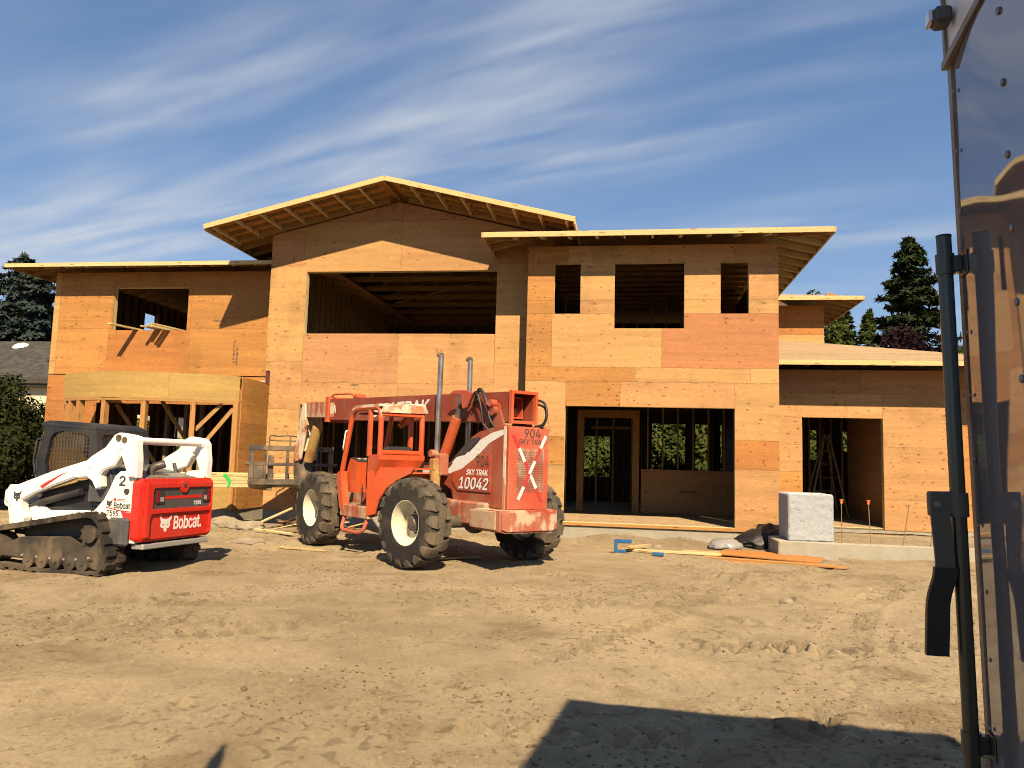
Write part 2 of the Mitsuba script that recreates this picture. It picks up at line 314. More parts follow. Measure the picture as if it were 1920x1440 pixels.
# setting
def shingle_c(p, n, uv):
    r = dr.floor(p.z * 9); c = cell_rand(dr.floor(p.x * 3.2 + cell_rand(r, 3) * 5), r)
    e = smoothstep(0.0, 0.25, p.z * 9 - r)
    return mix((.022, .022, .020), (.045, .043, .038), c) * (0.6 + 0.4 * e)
mat('shingle', base_color=proc(shingle_c), roughness=.9)
mat('stucco', base_color=(0.490, 0.449, 0.326), roughness=.9)
mat('dark_trim', base_color=(.035, .03, .025), roughness=.7)
def leafmat(name, lo, hi, k=.35, sc=1.1):
    def fn(p, n, uv): return mix(lo, hi, 0.55 * fbm(p.x * sc, p.y * sc, p.z * sc, octaves=3) + 0.45 * noise(p.x * 9, p.y * 9, p.z * 9))
    scene[name] = {'type': 'principledthin', 'base_color': proc(fn), 'roughness': .6, 'diff_trans': k, 'spec_trans': 0.0}
leafmat('spruce_leaf', (.018, .028, .027), (.055, .075, .068), .25)
leafmat('fir_leaf', (.012, .022, .013), (.045, .060, .028), .25)
leafmat('cypress_leaf', (.035, .055, .018), (.10, .12, .036))
leafmat('purple_leaf', (.012, .008, .010), (.036, .020, .022))
leafmat('shrub_leaf', (.008, .013, .006), (.042, .050, .020), .25)
leafmat('garden_leaf', (.018, .032, .008), (.085, .105, .03), .35)
mat('bark', base_color=(.12, .085, .06), roughness=.9)
mat('grass_patch', base_color=(.10, .14, .05), roughness=.9)

# ------------------------------------------------------------------ ground
def chevrons(x, y, p0, p1, half, pitch, depth):
    """prints of tyre lugs pressed along a straight run"""
    d = np.array(p1) - np.array(p0); L = np.linalg.norm(d); d /= L
    s = (x - p0[0]) * d[0] + (y - p0[1]) * d[1]; t = -(x - p0[0]) * d[1] + (y - p0[1]) * d[0]
    t = t + 0.12 * np.sin(s * 0.8 + p0[0])
    inside = np.clip((half - np.abs(t)) / 0.05, 0, 1) * np.clip(s / 0.5, 0, 1) * np.clip((L - s) / 0.5, 0, 1)
    ph = (s + 0.55 * np.abs(t)) / pitch; lug = np.clip(np.sin(ph * 2 * np.pi) * 2.2, -0.6, 1)
    fade = np.clip((meshkit.fbm(np.stack([s * 1.3, t * 2, 0 * s + p0[0]], -1), 3, 21) - 0.36) * 5, 0, 1)
    edge = np.exp(-((np.abs(t) - half - .05) / .045) ** 2) * np.clip(s / 0.5, 0, 1) * np.clip((L - s) / 0.5, 0, 1)
    return inside * fade * depth * 1.15 * lug - inside * depth * 0.35 + edge * depth * 0.25 * (.3 + fade)
def height(x, y):
    P3 = np.stack([x, y, 0 * x], -1)
    h = 0.07 * (meshkit.fbm(P3 * 0.33, 3, 1) - 0.5) + 0.05 * (meshkit.fbm(P3 * 1.4, 4, 2) - 0.5)
    rough = np.clip((meshkit.fbm(P3 * 0.55 + 3.1, 3, 4) - 0.40) * 5, 0, 1) * np.clip((meshkit.fbm(P3 * 1.6 + 8.1, 3, 44) - 0.32) * 4, 0, 1)
    h = h + (.12 + rough) * 0.062 * (meshkit.fbm(P3 * 6.5, 3, 6) - 0.5) + 0.022 * (meshkit.fbm(P3 * 4.0, 3, 9) - 0.5)
    cl = meshkit.fbm(P3 * 11, 2, 12); h = h + (0.10 + rough) * 0.036 * np.clip(cl - 0.60, 0, 1) * 3
    u_ = x * .93 + y * .36; v_ = -x * .36 + y * .93                                         # shallow ruts left by wheels sweeping across the site
    h = h + 0.020 * np.sin(v_ * 5.2 + 1.6 * meshkit.fbm(np.stack([u_ * .3, v_ * .5, 0 * x], -1), 2, 51)) * np.clip((meshkit.fbm(np.stack([u_ * .25 + 4, v_ * .8, 0 * x], -1), 2, 52) - .42) * 6, 0, 1)
    for a, b, hw, pt, dp in (((0.9, 5.2), (3.9, 12.6), .22, .19, .040), ((-.9, 6.4), (1.9, 12.9), .22, .19, .036), ((-5.5, 6.0), (2.4, 11.2), .24, .2, .032),
                             ((-8.0, 7.4), (-1.5, 9.6), .22, .2, .030), ((-9, 5.8), (-2.4, 8.0), .22, .2, .030), ((0.4, 7.6), (8, 9.4), .25, .21, .042), ((0.8, 9.0), (8.5, 10.4), .25, .21, .040), ((-1.6, 4.6), (4.6, 6.3), .2, .19, .032)):
        h = h + chevrons(x, y, a, b, hw, pt, dp)
    h = h + 0.06 * np.exp(-((x + 7.1) / 2.0) ** 2 - ((y - 10.3) / 1.7) ** 2)                    # ground under the loader
    h = h + 0.045 * np.exp(-((x + 3.7) / 3.0) ** 2 - ((y - 13.4) / 2.6) ** 2)
    h = h + 0.13 * np.exp(-((y - 16.85 - 0.25 * np.sin(x * 1.9)) / 0.38) ** 2) * np.clip((x + 2.0) / 1.2, 0, 1) * np.clip((2.6 - x) / 1.2, 0, 1) * (0.5 + meshkit.fbm(P3 * 1.8, 3, 14))
    h = h + 0.24 * np.clip((y - 15.98) / 0.1, 0, 1) * np.clip((x - 3.75) / .1, 0, 1) * np.clip((9.6 - x) / 1, 0, 1) * np.clip((19.6 - y) / .1, 0, 1)  # fill behind the low wall
    return h
def axis(fine, d, lo, hi, step=1.25):
    a = list(np.arange(fine[0], fine[1] + d / 2, d)); s = d
    while a[0] > lo: s *= step; a.insert(0, a[0] - s)
    s = d
    while a[-1] < hi: s *= step; a.append(a[-1] + s)
    return np.array(a)
xs, ys = axis((-10.8, 7.6), 0.036, -900, 900, 1.3), axis((3.6, 17.2), 0.036, -600, 1400, 1.3)
GX, GY = np.meshgrid(xs, ys)
flatten = np.clip((60 - np.hypot(GX, GY)) / 30, 0, 1)
GZ = height(GX, GY) * flatten
n0, n1 = GX.shape
gi = (np.arange(n0 - 1)[:, None] * n1 + np.arange(n1 - 1)[None]).ravel()
gf = np.vstack([np.stack([gi, gi + 1, gi + n1 + 1], 1), np.stack([gi, gi + n1 + 1, gi + n1], 1)])
ground = trimesh.Trimesh(np.stack([GX, GY, GZ], -1).reshape(-1, 3), gf, process=False)
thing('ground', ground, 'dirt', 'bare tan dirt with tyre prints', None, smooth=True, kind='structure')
labels['ground'] = {'label': 'bare tan dirt of the building site, printed with tyre tracks', 'kind': 'structure'}
def gz(x, y): return float(height(np.array([float(x)]), np.array([float(y)]))[0])

# ------------------------------------------------------------------ the house under construction
YR, YC, YL, YW, Y2 = 17.45, 18.34, 19.50, 19.50, 24.3
house = root('house', 'unfinished two-storey timber house clad in bare orange plywood, its window and door openings still empty', 'house')
def sheet(wall, poly, y, tone, seed=None):
    """one sheet of plywood, its front face at y"""
    poly = poly.buffer(-0.0024, join_style=2)
    if poly.is_empty: return
    pr = rng.uniform(0, .003)
    m = extr(poly, y - pr - 0.0, y + 0.014)
    part(wall, 'plywood_sheet', m, 'plywood', uv=wuv(m, (1, 0, 0), tone, seed))
def holes(rects): return unary_union([sbox(x0, z0, x1, z1) for x0, x1, z0, z1 in rects]) if rects else Polygon()
def clad(name, y, outline, sheets, opens, depth=0.14, jamb_tone=0, reveal=True):
    """framing (one part), the sheets nailed to it, and the boards lining each opening"""
    op = holes(opens); out = outline.difference(op)
    x0, z0, x1, z1 = outline.bounds; fr = []
    solid = out.buffer(-0.045)
    for xx in np.arange(x0 + .02, x1, .406):
        seg = solid.intersection(sbox(xx, z0 + .05, xx + .04, z1 - .02))
        for g in getattr(seg, 'geoms', [seg]):
            if g.area > .004: fr.append(extr(g, y + .018, y + depth))
    m = cat(fr); w = part(house, 'wall', m, 'lumber', uv=wuv(m, (0, 0, 1), 1))
    back = out.buffer(-0.01); m = extr(back, y + .0142, y + .0175); part(w, 'building_paper', m, 'dark_trim')
    for x0, x1, z0, z1, tone in sheets:
        sheet(w, sbox(x0, z0, x1, z1).intersection(out), y, tone)
    if reveal:
        for x0, x1, z0, z1 in opens:
            b = cat([box(x0 - .036, x0 - .003, y + .0177, y + depth + .02, z0 - .036, z1 + .036), box(x1 + .003, x1 + .036, y + .0177, y + depth + .02, z0 - .036, z1 + .036),
                     box(x0 - .002, x1 + .002, y + .0177, y + depth + .02, z1 + .003, z1 + .036), box(x0 - .002, x1 + .002, y + .0177, y + depth + .02, z0 - .036, z0 - .003)])
            part(w, 'opening_lining', b, 'lumber', uv=wuv(b, (0, 0, 1), jamb_tone))
    return w
# right block
R_open = [(-1.76, -1.168, 5.03, 6.2), (-.39, 1.148, 4.70, 6.2), (1.94, 2.54, 5.03, 6.2), (-1.455, 2.236, .36, 2.93)]
R_sheets = [(-2.38, -1.46, 5.345, 6.60, 1), (-1.46, .40, 5.345, 6.60, 0), (.40, 2.24, 5.345, 6.60, 3), (2.24, 3.17, 5.345, 6.60, 3),
            (-2.38, -1.46, 5.03, 5.345, 1), (-1.46, .40, 5.03, 5.345, 3), (.40, 2.24, 5.03, 5.345, 0), (2.24, 3.17, 5.03, 5.345, 0),
            (-2.38, -1.80, 3.81, 5.03, 1), (-1.80, .666, 3.81, 5.03, 0), (.666, 3.17, 3.81, 5.03, 2),
            (-2.38, .086, 3.487, 3.81, 1), (.086, 2.57, 3.487, 3.81, 0), (2.57, 3.17, 3.487, 3.81, 0),
            (-2.38, -1.457, 2.24, 3.487, 3), (-1.457, -.24, 2.24, 3.487, 1), (-.24, 2.238, 2.24, 3.487, 3), (2.238, 3.17, 2.24, 3.487, 0),
            (-2.38, -1.457, 1.615, 2.24, 1), (2.238, 3.17, 1.615, 2.24, 7), (-2.38, -1.457, .29, 1.615, 0), (2.238, 3.17, .29, 1.615, 3)]
wR = clad('R', YR, sbox(-2.38, .29, 3.17, 6.60), R_sheets, R_open)
m = box(-1.46, 3.10, YR - .035, YR + .15, .288, .352); part(wR, 'sill_plate', m, 'lumber', uv=wuv(m, (1, 0, 0), 5))
# gabled block
gtop = lambda x: 8.05 - .243 * abs(x + 5.79)
gab = Polygon([(-9.12, 4.0), (-8.985, 4.0), (-8.985, .29), (-1.9, .29), (-1.9, gtop(-1.9)), (-5.79, gtop(-5.79)), (-9.12, gtop(-9.12))])
C_open = [(-8.14, -3.262, 4.71, 6.283), (-8.15, -3.30, .29, 2.92)]
C_sheets = [(-9.12, -8.24, 6.44, 7.7, 5), (-8.24, -5.70, 6.285, 7.57, 0), (-5.70, -3.20, 6.285, 7.57, 3), (-3.2, -1.9, 6.44, 7.7, 3),
            (-8.24, -5.70, 7.57, 8.1, 5), (-5.70, -3.2, 7.57, 8.1, 5), (-9.12, -8.24, 7.7, 8, 5),
            (-9.12, -8.15, 4.0, 6.44, 0), (-8.15, -5.68, 3.473, 4.712, 5), (-5.68, -3.27, 3.473, 4.712, 3), (-8.24, -8.14, 6.2, 6.44, 3),
            (-9.12, -8.15, 2.8, 4.0, 3), (-8.15, -5.66, 2.92, 3.473, 3), (-5.66, -3.25, 2.92, 3.473, 3), (-3.265, -1.9, 4.0, 6.44, 0), (-3.27, -1.9, 2.8, 4.0, 3), (-3.25, -1.9, 1.5, 2.8, 3), (-3.25, -1.9, .29, 1.5, 3),
            (-9.12, -8.15, 1.6, 2.8, 0), (-9.12, -8.15, .29, 1.6, 3)]
wC = clad('C', YC, gab, C_sheets, C_open)
m = box(-9.115, -8.99, YC + .03, YC + .16, 3.76, 3.985); part(wC, 'beam_end', m, 'plywood', uv=wuv(m, (0, 1, 0), 4), label='pale end of a laminated beam at the inner corner')
m = box(-9.13, -8.99, YC + .06, YC + .3, 3.42, 3.755); part(wC, 'corner_post', m, 'steel_beam', label='dark red post under the beam end')
# left wing
L_open = [(-14.30, -12.06, 4.985, 6.18)]
L_sheets = [(-16.15, -15.97, 3.74, 6.62, 0), (-15.97, -14.35, 5.35, 6.62, 1), (-14.35, -11.95, 5.35, 6.62, 1), (-11.95, -9.2, 5.345, 6.62, 1),
            (-15.97, -14.35, 5.02, 5.35, 1), (-14.35, -11.95, 5.02, 5.35, 7), (-11.95, -9.2, 5.02, 5.345, 1),
            (-15.97, -14.4, 3.74, 5.02, 1), (-14.4, -11.95, 3.74, 5.02, 7), (-11.95, -9.2, 3.74, 5.02, 1)]
wL = clad('L', YL, sbox(-16.15, 3.72, -9.2, 6.62), L_sheets, L_open)
for k, (dx, z0, n) in enumerate(((-10.66, 4.10, 17), (-10.57, 4.02, 14))):
    ms = [box(dx + rng.uniform(0, .02), dx + rng.uniform(.05, .08), YL - .0055, YL - .0035, z0 + i * .036, z0 + i * .036 + rng.uniform(.012, .024)) for i in range(n)]
    part(wL, 'ink_stamp', cat(ms), 'dark_decal')
ms = [box(-11.28 + i * .04, -11.255 + i * .04, YL - .0055, YL - .0035, 5.22, 5.22 + rng.uniform(.03, .06)) for i in range(6)]; part(wL, 'ink_stamp', cat(ms), 'dark_decal')
ms = [box(-6.85 + i * .03, -6.833 + i * .03, YC - .0055, YC - .0035, 3.40, 3.40 + rng.uniform(.03, .06)) for i in range(7)]; part(wC, 'ink_stamp', cat(ms), 'dark_decal')
wLl = clad('Ll', YL + .004, sbox(-16.15, .29, -9.2, 3.718), [(-16.15, -14.6, 3.0, 3.72, 7), (-16.15, -14.6, 1.6, 3.0, 7), (-16.15, -14.6, .29, 1.6, 7), (-14.6, -9.2, 2.95, 3.72, 7)], [(-14.6, -9.48, .29, 2.95)], reveal=False)
# right wing and its set-back end, and the upper wall behind
W_open = [(4.066, 5.888, .33, 2.90)]
W_sheets = [(3.0, 5.09, 2.90, 3.47, 3), (5.09, 5.89, 2.90, 3.47, 3), (5.89, 7.57, 2.23, 3.47, 3), (5.89, 7.57, 1.0, 2.23, 3), (5.89, 7.57, .29, 1.0, 3),
            (3.0, 4.07, 2.24, 2.90, 3), (3.0, 4.07, 1.6, 2.24, 3), (3.0, 4.07, .29, 1.6, 1), (3.0, 5.4, 3.47, 4.1, 5), (5.4, 7.57, 3.47, 4.1, 5)]
wW = clad('W', YW, sbox(3.0, .29, 7.57, 4.05), W_sheets, W_open)
wW2 = clad('We', YW + .45, sbox(7.57, .29, 8.6, 4.05), [(7.57, 8.6, 2.78, 4.05, 3), (7.57, 8.6, .29, 2.78, 1)], [])
wU = clad('U', Y2, sbox(2.2, 5.0, 5.726, 6.60), [(2.2, 5.726, 6.12, 6.60, 7), (2.2, 5.726, 5.7, 6.12, 7), (2.2, 5.726, 5.0, 5.7, 0)], [], reveal=False)
# side and back walls, floors
def flank(x, y0, y1, z0, z1, opens, tone, studs=True, face=-1):
    tone = 8  # always the darkened tone: interior shade put into the sheathing colour
    out = sbox(y0, z0, y1, z1).difference(holes(opens)); m = extr(out, x - .007, x + .007, 'yz')
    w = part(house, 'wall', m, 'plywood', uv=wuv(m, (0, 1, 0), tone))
    if studs:
        for yy in np.arange(y0 + .06, y1 - .04, .406):
            g = out.intersection(sbox(yy, z0, yy + .04, z1))
            for q in getattr(g, 'geoms', [g]):
                if q.area > .01: mm = extr(q, min(x, x + face * -.14) + .008, max(x, x + face * -.14) + .0, 'yz'); part(w, 'stud', mm, 'lumber', uv=wuv(mm, (0, 0, 1), 1))
    return w
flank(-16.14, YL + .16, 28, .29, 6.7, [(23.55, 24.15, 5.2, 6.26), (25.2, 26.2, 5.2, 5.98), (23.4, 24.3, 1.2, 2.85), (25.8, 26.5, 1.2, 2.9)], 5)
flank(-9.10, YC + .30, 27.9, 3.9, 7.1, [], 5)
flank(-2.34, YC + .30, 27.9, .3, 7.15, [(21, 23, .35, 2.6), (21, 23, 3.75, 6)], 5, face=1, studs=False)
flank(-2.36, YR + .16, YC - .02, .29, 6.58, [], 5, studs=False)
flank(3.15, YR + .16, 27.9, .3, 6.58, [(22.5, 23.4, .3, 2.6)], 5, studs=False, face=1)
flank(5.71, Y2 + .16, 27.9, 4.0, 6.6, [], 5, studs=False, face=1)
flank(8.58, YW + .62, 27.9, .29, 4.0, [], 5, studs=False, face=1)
def backwall(x0, x1, z0, z1, opens, y=28.0):
    out = sbox(x0, z0, x1, z1).difference(holes(opens)); m = extr(out, y, y + .014)
    w = part(house, 'wall', m, 'plywood', uv=wuv(m, (1, 0, 0), 8))  # darkened tone here too, so the rooms look unlit
    for xx in np.arange(x0 + .05, x1, .61):
        g = out.intersection(sbox(xx, z0, xx + .04, z1))
        for q in getattr(g, 'geoms', [g]):
            if q.area > .02: mm = extr(q, y - .14, y - .002); part(w, 'stud', mm, 'lumber', uv=wuv(mm, (0, 0, 1), 1))
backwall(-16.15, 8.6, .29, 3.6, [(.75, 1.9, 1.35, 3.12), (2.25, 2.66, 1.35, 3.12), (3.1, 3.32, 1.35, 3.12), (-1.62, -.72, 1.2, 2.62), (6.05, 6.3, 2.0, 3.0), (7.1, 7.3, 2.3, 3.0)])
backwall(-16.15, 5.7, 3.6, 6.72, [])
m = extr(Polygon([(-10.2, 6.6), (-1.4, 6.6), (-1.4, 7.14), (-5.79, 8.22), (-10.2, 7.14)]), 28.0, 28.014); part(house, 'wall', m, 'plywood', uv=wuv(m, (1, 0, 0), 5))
m = cat([box(-16.1, -9.0, YL + .03, 27.95, .22, .345), box(-8.99, 3.1, YC + .16, 27.95, .22, .347), box(-2.36, 3.12, YR + .15, YC + .15, .22, .349), box(3.13, 8.55, YW + .15, 27.95, .22, .343)])
part(house, 'floor', m, 'plywood', uv=wuv(m, (1, 0, 0), 6))
m = cat([box(-16.1, -9.0, YL + .16, 27.95, 3.5, 3.7), box(-8.97, -2.4, 24.4, 27.95, 3.5, 3.7), box(-2.3, 3.1, YR + .16, 27.95, 3.5, 3.7)])
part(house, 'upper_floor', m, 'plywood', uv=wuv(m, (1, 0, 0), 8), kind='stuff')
fo = [box(-2.36, 3.15, YR + .02, YR + .22, -.4, .286), box(-8.98, -2.36, YC + .02, YC + .22, -.4, .286), box(-16.13, -9.0, YL + .02, YL + .22, -.4, .286), box(3.15, 8.55, YW + .02, YW + .22, -.4, .284), box(-2.34, -2.14, YR + .22, YC + .02, -.4, .285)]
part(house, 'foundation', cat(fo), 'concrete', label='grey poured concrete stem wall showing above the dirt')
# partitions seen through the doorways
def partition(x0, x1, y, z0, z1, step=.406, tone=1, depth=.09):
    m = box(x0, x1, y, y + depth, z0, z0 + .038); w = part(house, 'stud_wall', m, 'lumber', uv=wuv(m, (1, 0, 0), tone))
    m = box(x0, x1, y, y + depth, z1 - .038, z1); part(w, 'top_plate', m, 'lumber', uv=wuv(m, (1, 0, 0), tone))
    for xx in np.arange(x0, x1 - .02, step):
        m = box(xx, xx + .038, y + .001, y + depth - .001, z0 + .038, z1 - .038); part(w, 'stud', m, 'lumber', uv=wuv(m, (0, 0, 1), tone))
    return w
w = partition(.45, 3.05, 21.7, .36, 3.4)
m = box(.30, 2.85, 21.66, 21.69, .365, 1.54); part(w, 'plywood_sheet', m, 'plywood', uv=wuv(m, (1, 0, 0), 3))
ms = [box(1.35 + i * .035, 1.372 + i * .035, 21.655, 21.6585, .93, .93 + rng.uniform(.05, .10)) for i in range(13)]; part(w, 'ink_stamp', cat(ms), 'dark_decal')
w = partition(-2.6, -1.5, 21.7, .36, 3.4)
for a, b, z0, z1 in ((-1.45, -1.27, .36, 3.13), (.06, .24, .36, 3.13), (-1.27, .06, 2.93, 3.13)):
    m = box(a, b, 21.55, 21.75, z0, z1); part(w, 'door_frame', m, 'lumber', uv=wuv(m, (0, 0, 1), 5))
for xx in (-1.05, -.55, .02):
    m = box(xx, xx + .06, 24.0, 24.12, .36, 3.3); part(w, 'stud', m, 'lumber', uv=wuv(m, (0, 0, 1), 1))
m = box(-1.2, .2, 24.0, 24.12, 2.72, 2.80); part(w, 'stud', m, 'lumber', uv=wuv(m, (1, 0, 0), 1))
partition(-8.9, -2.6, 24.5, .36, 3.4); partition(3.3, 8.4, 23.6, .36, 3.4, .3); partition(-15.9, -9.3, 24.8, .36, 3.4); partition(-1.9, 2.9, 22.0, 3.75, 6.5)
partition(-15.9, -9.3, 25.2, 3.75, 6.5)
m = box(6.15, 6.19, 20.4, 23.6, .345, 3.4); part(house, 'stud_wall', m, 'plywood', uv=wuv(m, (0, 1, 0), 5))

# roofs
def deck(verts, faces, tone, th=.016, axis=(1, 0, 0)):
    v = np.array(verts, float); f = []
    for q in faces: f += [(q[0], q[i], q[i + 1]) for i in range(1, len(q) - 1)]
    f = np.array(f); n = len(v); bot = v - [0, 0, th]
    m = trimesh.Trimesh(np.vstack([v, bot]), np.vstack([f, f[:, ::-1] + n]), process=False)
    return m, wuv(m, axis, tone)
def fascia(roof, p, q, w=.04, h=.115, tone=0, up=(0, 0, 1)):
    p, q = np.array(p, float), np.array(q, float); L = np.linalg.norm(q - p); n = max(1, round(L / 4.2)); cuts = [0.0] + [(k + rng.uniform(-.25, .25)) / n for k in range(1, n)] + [1.0]
    for a, b in zip(cuts, cuts[1:]):
        dz = np.array([0, 0, rng.uniform(-.004, .004)]); g = .002 / L
        m = beam(p + (q - p) * (a + g) + dz, p + (q - p) * (b - g) + dz * -1, w, h, up); part(roof, 'fascia_board', m, 'lumber', uv=wuv(m, q - p, tone if tone else rng.choice([0, 0, 9])))
def tail(roof, p, q, w=.038, h=.14, tone=1, name='rafter_tail'):
    m = beam(p, q, w, h); d = np.array(q, float) - np.array(p, float); part(roof, name, m, 'lumber', uv=wuv(m, d, tone))
# gable roof
AX, AZ, S = -5.79, 8.265, .243
GX0, GX1, GY0, GY1 = -10.29, -1.29, 17.09, 28.5
zz = lambda x: AZ - S * abs(x - AX)
m, uv = deck([(GX0, GY0, zz(GX0)), (AX, GY0, AZ), (GX1, GY0, zz(GX1)), (GX0, GY1, zz(GX0)), (AX, GY1, AZ), (GX1, GY1, zz(GX1))], [(0, 1, 4, 3), (1, 2, 5, 4)], 1, axis=(0, 1, 0))
gr = part(house, 'roof', m, 'plywood', uv=uv, label='low gabled plywood roof with deep open eaves')
k = math.hypot(1, S); up1, up2 = (-S, 0, 1), (S, 0, 1)
for a, up in ((GX0, up1), (GX1, up2)):
    fascia(gr, (a, GY0 - .02, zz(a) - .062), (AX + (.0 if a < AX else .0), GY0 - .02, AZ - .062), up=up)
    fascia(gr, (a + (.02 if a < AX else -.02), GY0 + .002, zz(a) - .085), (a + (.02 if a < AX else -.02), GY1, zz(a) - .085), h=.14)
for sgn in (-1, 1):
    for i in range(8):
        x = AX + sgn * (.03 + .61 * i) if i else AX + sgn * .03
        if i == 0 and sgn == 1: continue
        zc = zz(x) - .016 - .07 * k
        m = beam((x, GY0 + .01, zc), (x, YC + .16, zc), .038, .125, up=(sgn * S, 0, 1)); part(gr, 'outlooker', m, 'lumber', uv=wuv(m, (0, 1, 0), 0 if i else 1))
    for yy, th in ((17.50, .085), (17.92, .085), (18.30, .16)):
        a, b = (GX0 + .05 if sgn < 0 else GX1 - .05), AX + sgn * .25
        m = beam((a, yy, zz(a) - .017 - th * .52), (b, yy, zz(b) - .017 - th * .52), .038, th, up=(sgn * S, 0, 1)); part(gr, 'blocking', m, 'lumber', uv=wuv(m, (1, 0, 0), 1))
    for yy in np.arange(18.9, 28, .61):
        a, b = (GX0 + .05 if sgn < 0 else GX1 - .05), AX
        m = beam((a, yy, zz(a) - .09), (b, yy, zz(b) - .09), .038, .14, up=(sgn * S, 0, 1)); part(gr, 'rafter', m, 'lumber', uv=wuv(m, (1, 0, 0), 1))
for yy in np.arange(18.9, 28, 1.22):
    m = box(-8.9, -2.5, yy + .05, yy + .088, 6.75, 6.89); part(gr, 'rafter', m, 'lumber', uv=wuv(m, (1, 0, 0), 1))
for i in range(6):
    y = 20.1 + i * 1.22
    for a, b in ((-7.6, -6.6), (-4.0, -5.0)):
        m = beam((a, y, 6.8), (b, y, zz(b) - .15), .038, .09, up=(0, 1, 0)); part(gr, 'web', m, 'lumber', uv=wuv(m, (0, 0, 1), 1))
# hip roof of the right block
def hip(x0, x1, y0, y1, z, s, ridge=None):
    w = min(x1 - x0, y1 - y0) / 2
    if x1 - x0 < y1 - y0: A, Bq = ((x0 + x1) / 2, y0 + w, z + s * w), ((x0 + x1) / 2, y1 - w, z + s * w); f = [(0, 1, 4), (1, 2, 5, 4), (2, 3, 5), (3, 0, 4, 5)]
    else: A, Bq = (x0 + w, (y0 + y1) / 2, z + s * w), (x1 - w, (y0 + y1) / 2, z + s * w); f = [(0, 1, 5, 4), (1, 2, 5), (2, 3, 4, 5), (3, 0, 4)]
    return [(x0, y0, z), (x1, y0, z), (x1, y1, z), (x0, y1, z), A, Bq], f
RX0, RX1, RY0, RY1, RZ, RS = -3.30, 4.14, 16.65, 29.0, 6.715, .25
m, uv = deck(*hip(RX0, RX1, RY0, RY1, RZ, RS), 3, axis=(0, 1, 0)); rr = part(house, 'roof', m, 'plywood', uv=uv, label='hipped plywood roof over the right-hand block with three small windows')
e = RZ - .016 - .06
fascia(rr, (RX0, RY0 - .02, e + .012), (RX1, RY0 - .02, e + .012), h=.115)
fascia(rr, (RX1 + .02, RY0 - .04, e + .012), (RX1 + .02, RY1, e + .012), h=.115, tone=4); fascia(rr, (RX0 - .02, RY0 - .04, e + .012), (RX0 - .02, YC - .01, e + .012), h=.115, tone=4)
for i, x in enumerate(np.arange(-2.62, 3.3, .61)):
    tail(rr, (x, RY0 + .005, e - .012), (x, YR + .35, e - .012 + RS * 1.15), h=.13, tone=0)
for y in np.arange(RY0 + .95, 25.5, .61):
    tail(rr, (RX1 - .01, y, e - .012), (3.05, y, e - .012 + RS * 1.08), h=.13, tone=0)
    if y < YC - .1: tail(rr, (RX0 + .01, y, e - .012), (-2.3, y, e - .012 + RS), h=.13, tone=1)
for k_, (cx, dx) in enumerate(((RX1, -1), (RX0, 1))):
    tail(rr, (cx + dx * .02, RY0 + .02, e - .02), (cx + dx * 1.05, RY0 + 1.05, e - .02 + RS * 1.04), h=.14, name='hip_rafter')
    for t in (.35,):
        tail(rr, (cx + dx * .01, RY0 + .42, e - .012), (cx + dx * .40, RY0 + .42, e - .012 + RS * .40), h=.11)
for y in np.arange(17.9, 25.5, .61):
    m = beam((-2.3, y, 6.64), (3.1, y, 6.64), .038, .09); part(rr, 'ceiling_joist', m, 'lumber', uv=wuv(m, (1, 0, 0), 1))
# hip roof of the left wing
LX0, LX1, LY0, LY1 = -17.11, -8.0, 18.75, 28.9
m, uv = deck(*hip(LX0, LX1, LY0, LY1, 6.715, RS), 1, axis=(1, 0, 0)); lr = part(house, 'roof', m, 'plywood', uv=uv, label='thin plywood roof edge over the left wing')
fascia(lr, (LX0, LY0 - .02, e + .016), (-9.15, LY0 - .02, e + .016), h=.105)
fascia(lr, (LX0 - .02, LY0 - .04, e + .016), (LX0 - .02, LY1, e + .016), h=.105, tone=4)
for x in np.arange(-15.9, -9.3, .61): tail(lr, (x, LY0 + .005, e - .012), (x, YL + .35, e - .012 + RS * 1.1), h=.12, tone=0)
for y in np.arange(LY0 + 1.0, 27, .61): tail(lr, (LX0 + .01, y, e - .012), (-16.0, y, e - .012 + RS * 1.1), h=.12)
tail(lr, (LX0 + .02, LY0 + .02, e - .02), (-16.0, LY0 + 1.1, e - .02 + RS * 1.1), h=.14, name='hip_rafter')
# roof of the right wing and the small upper roof behind it
WX1, WY0, WZ = 9.39, 18.50, 4.155
m, uv = deck([(3.172, WY0, WZ), (WX1, WY0, WZ), (WX1 - 5.8, WY0 + 5.8, WZ + .25 * 5.8), (3.172, WY0 + 5.8, WZ + .25 * 5.8), (WX1, 28.4, WZ), (WX1 - 4.95, 23.45, WZ + .25 * 4.95), (3.172, 28.4, WZ + 1.45)], [(0, 1, 2, 3), (1, 4, 5), (3, 2, 5, 4, 6)], 6)
wr = part(house, 'roof', m, 'plywood', uv=uv, label='low plywood roof deck over the right wing')
fascia(wr, (3.172, WY0 - .02, WZ - .062), (WX1, WY0 - .02, WZ - .062), h=.11)
fascia(wr, (WX1 + .02, WY0 - .04, WZ - .062), (WX1 + .02, 28, WZ - .062), h=.11, tone=4)
for x in np.arange(3.4, 9.0, .61): tail(wr, (x, WY0 + .005, WZ - .085), (x, YW + .3, WZ - .085 + .25 * 1.3), h=.12)
m = cat([box(2.2, 5.6, 27.0, 27.02, 6.5, 7.4), box(5.72, 8.5, 28.02, 28.04, 3.5, 4.6)]); part(house, 'added_attic_boards', m, 'plywood', uv=wuv(m, (1, 0, 0), 8), kind='stuff')  # dark boards added to block sky behind eave gaps, standing in for attic shade
UX1, UY0 = 6.63, 23.5
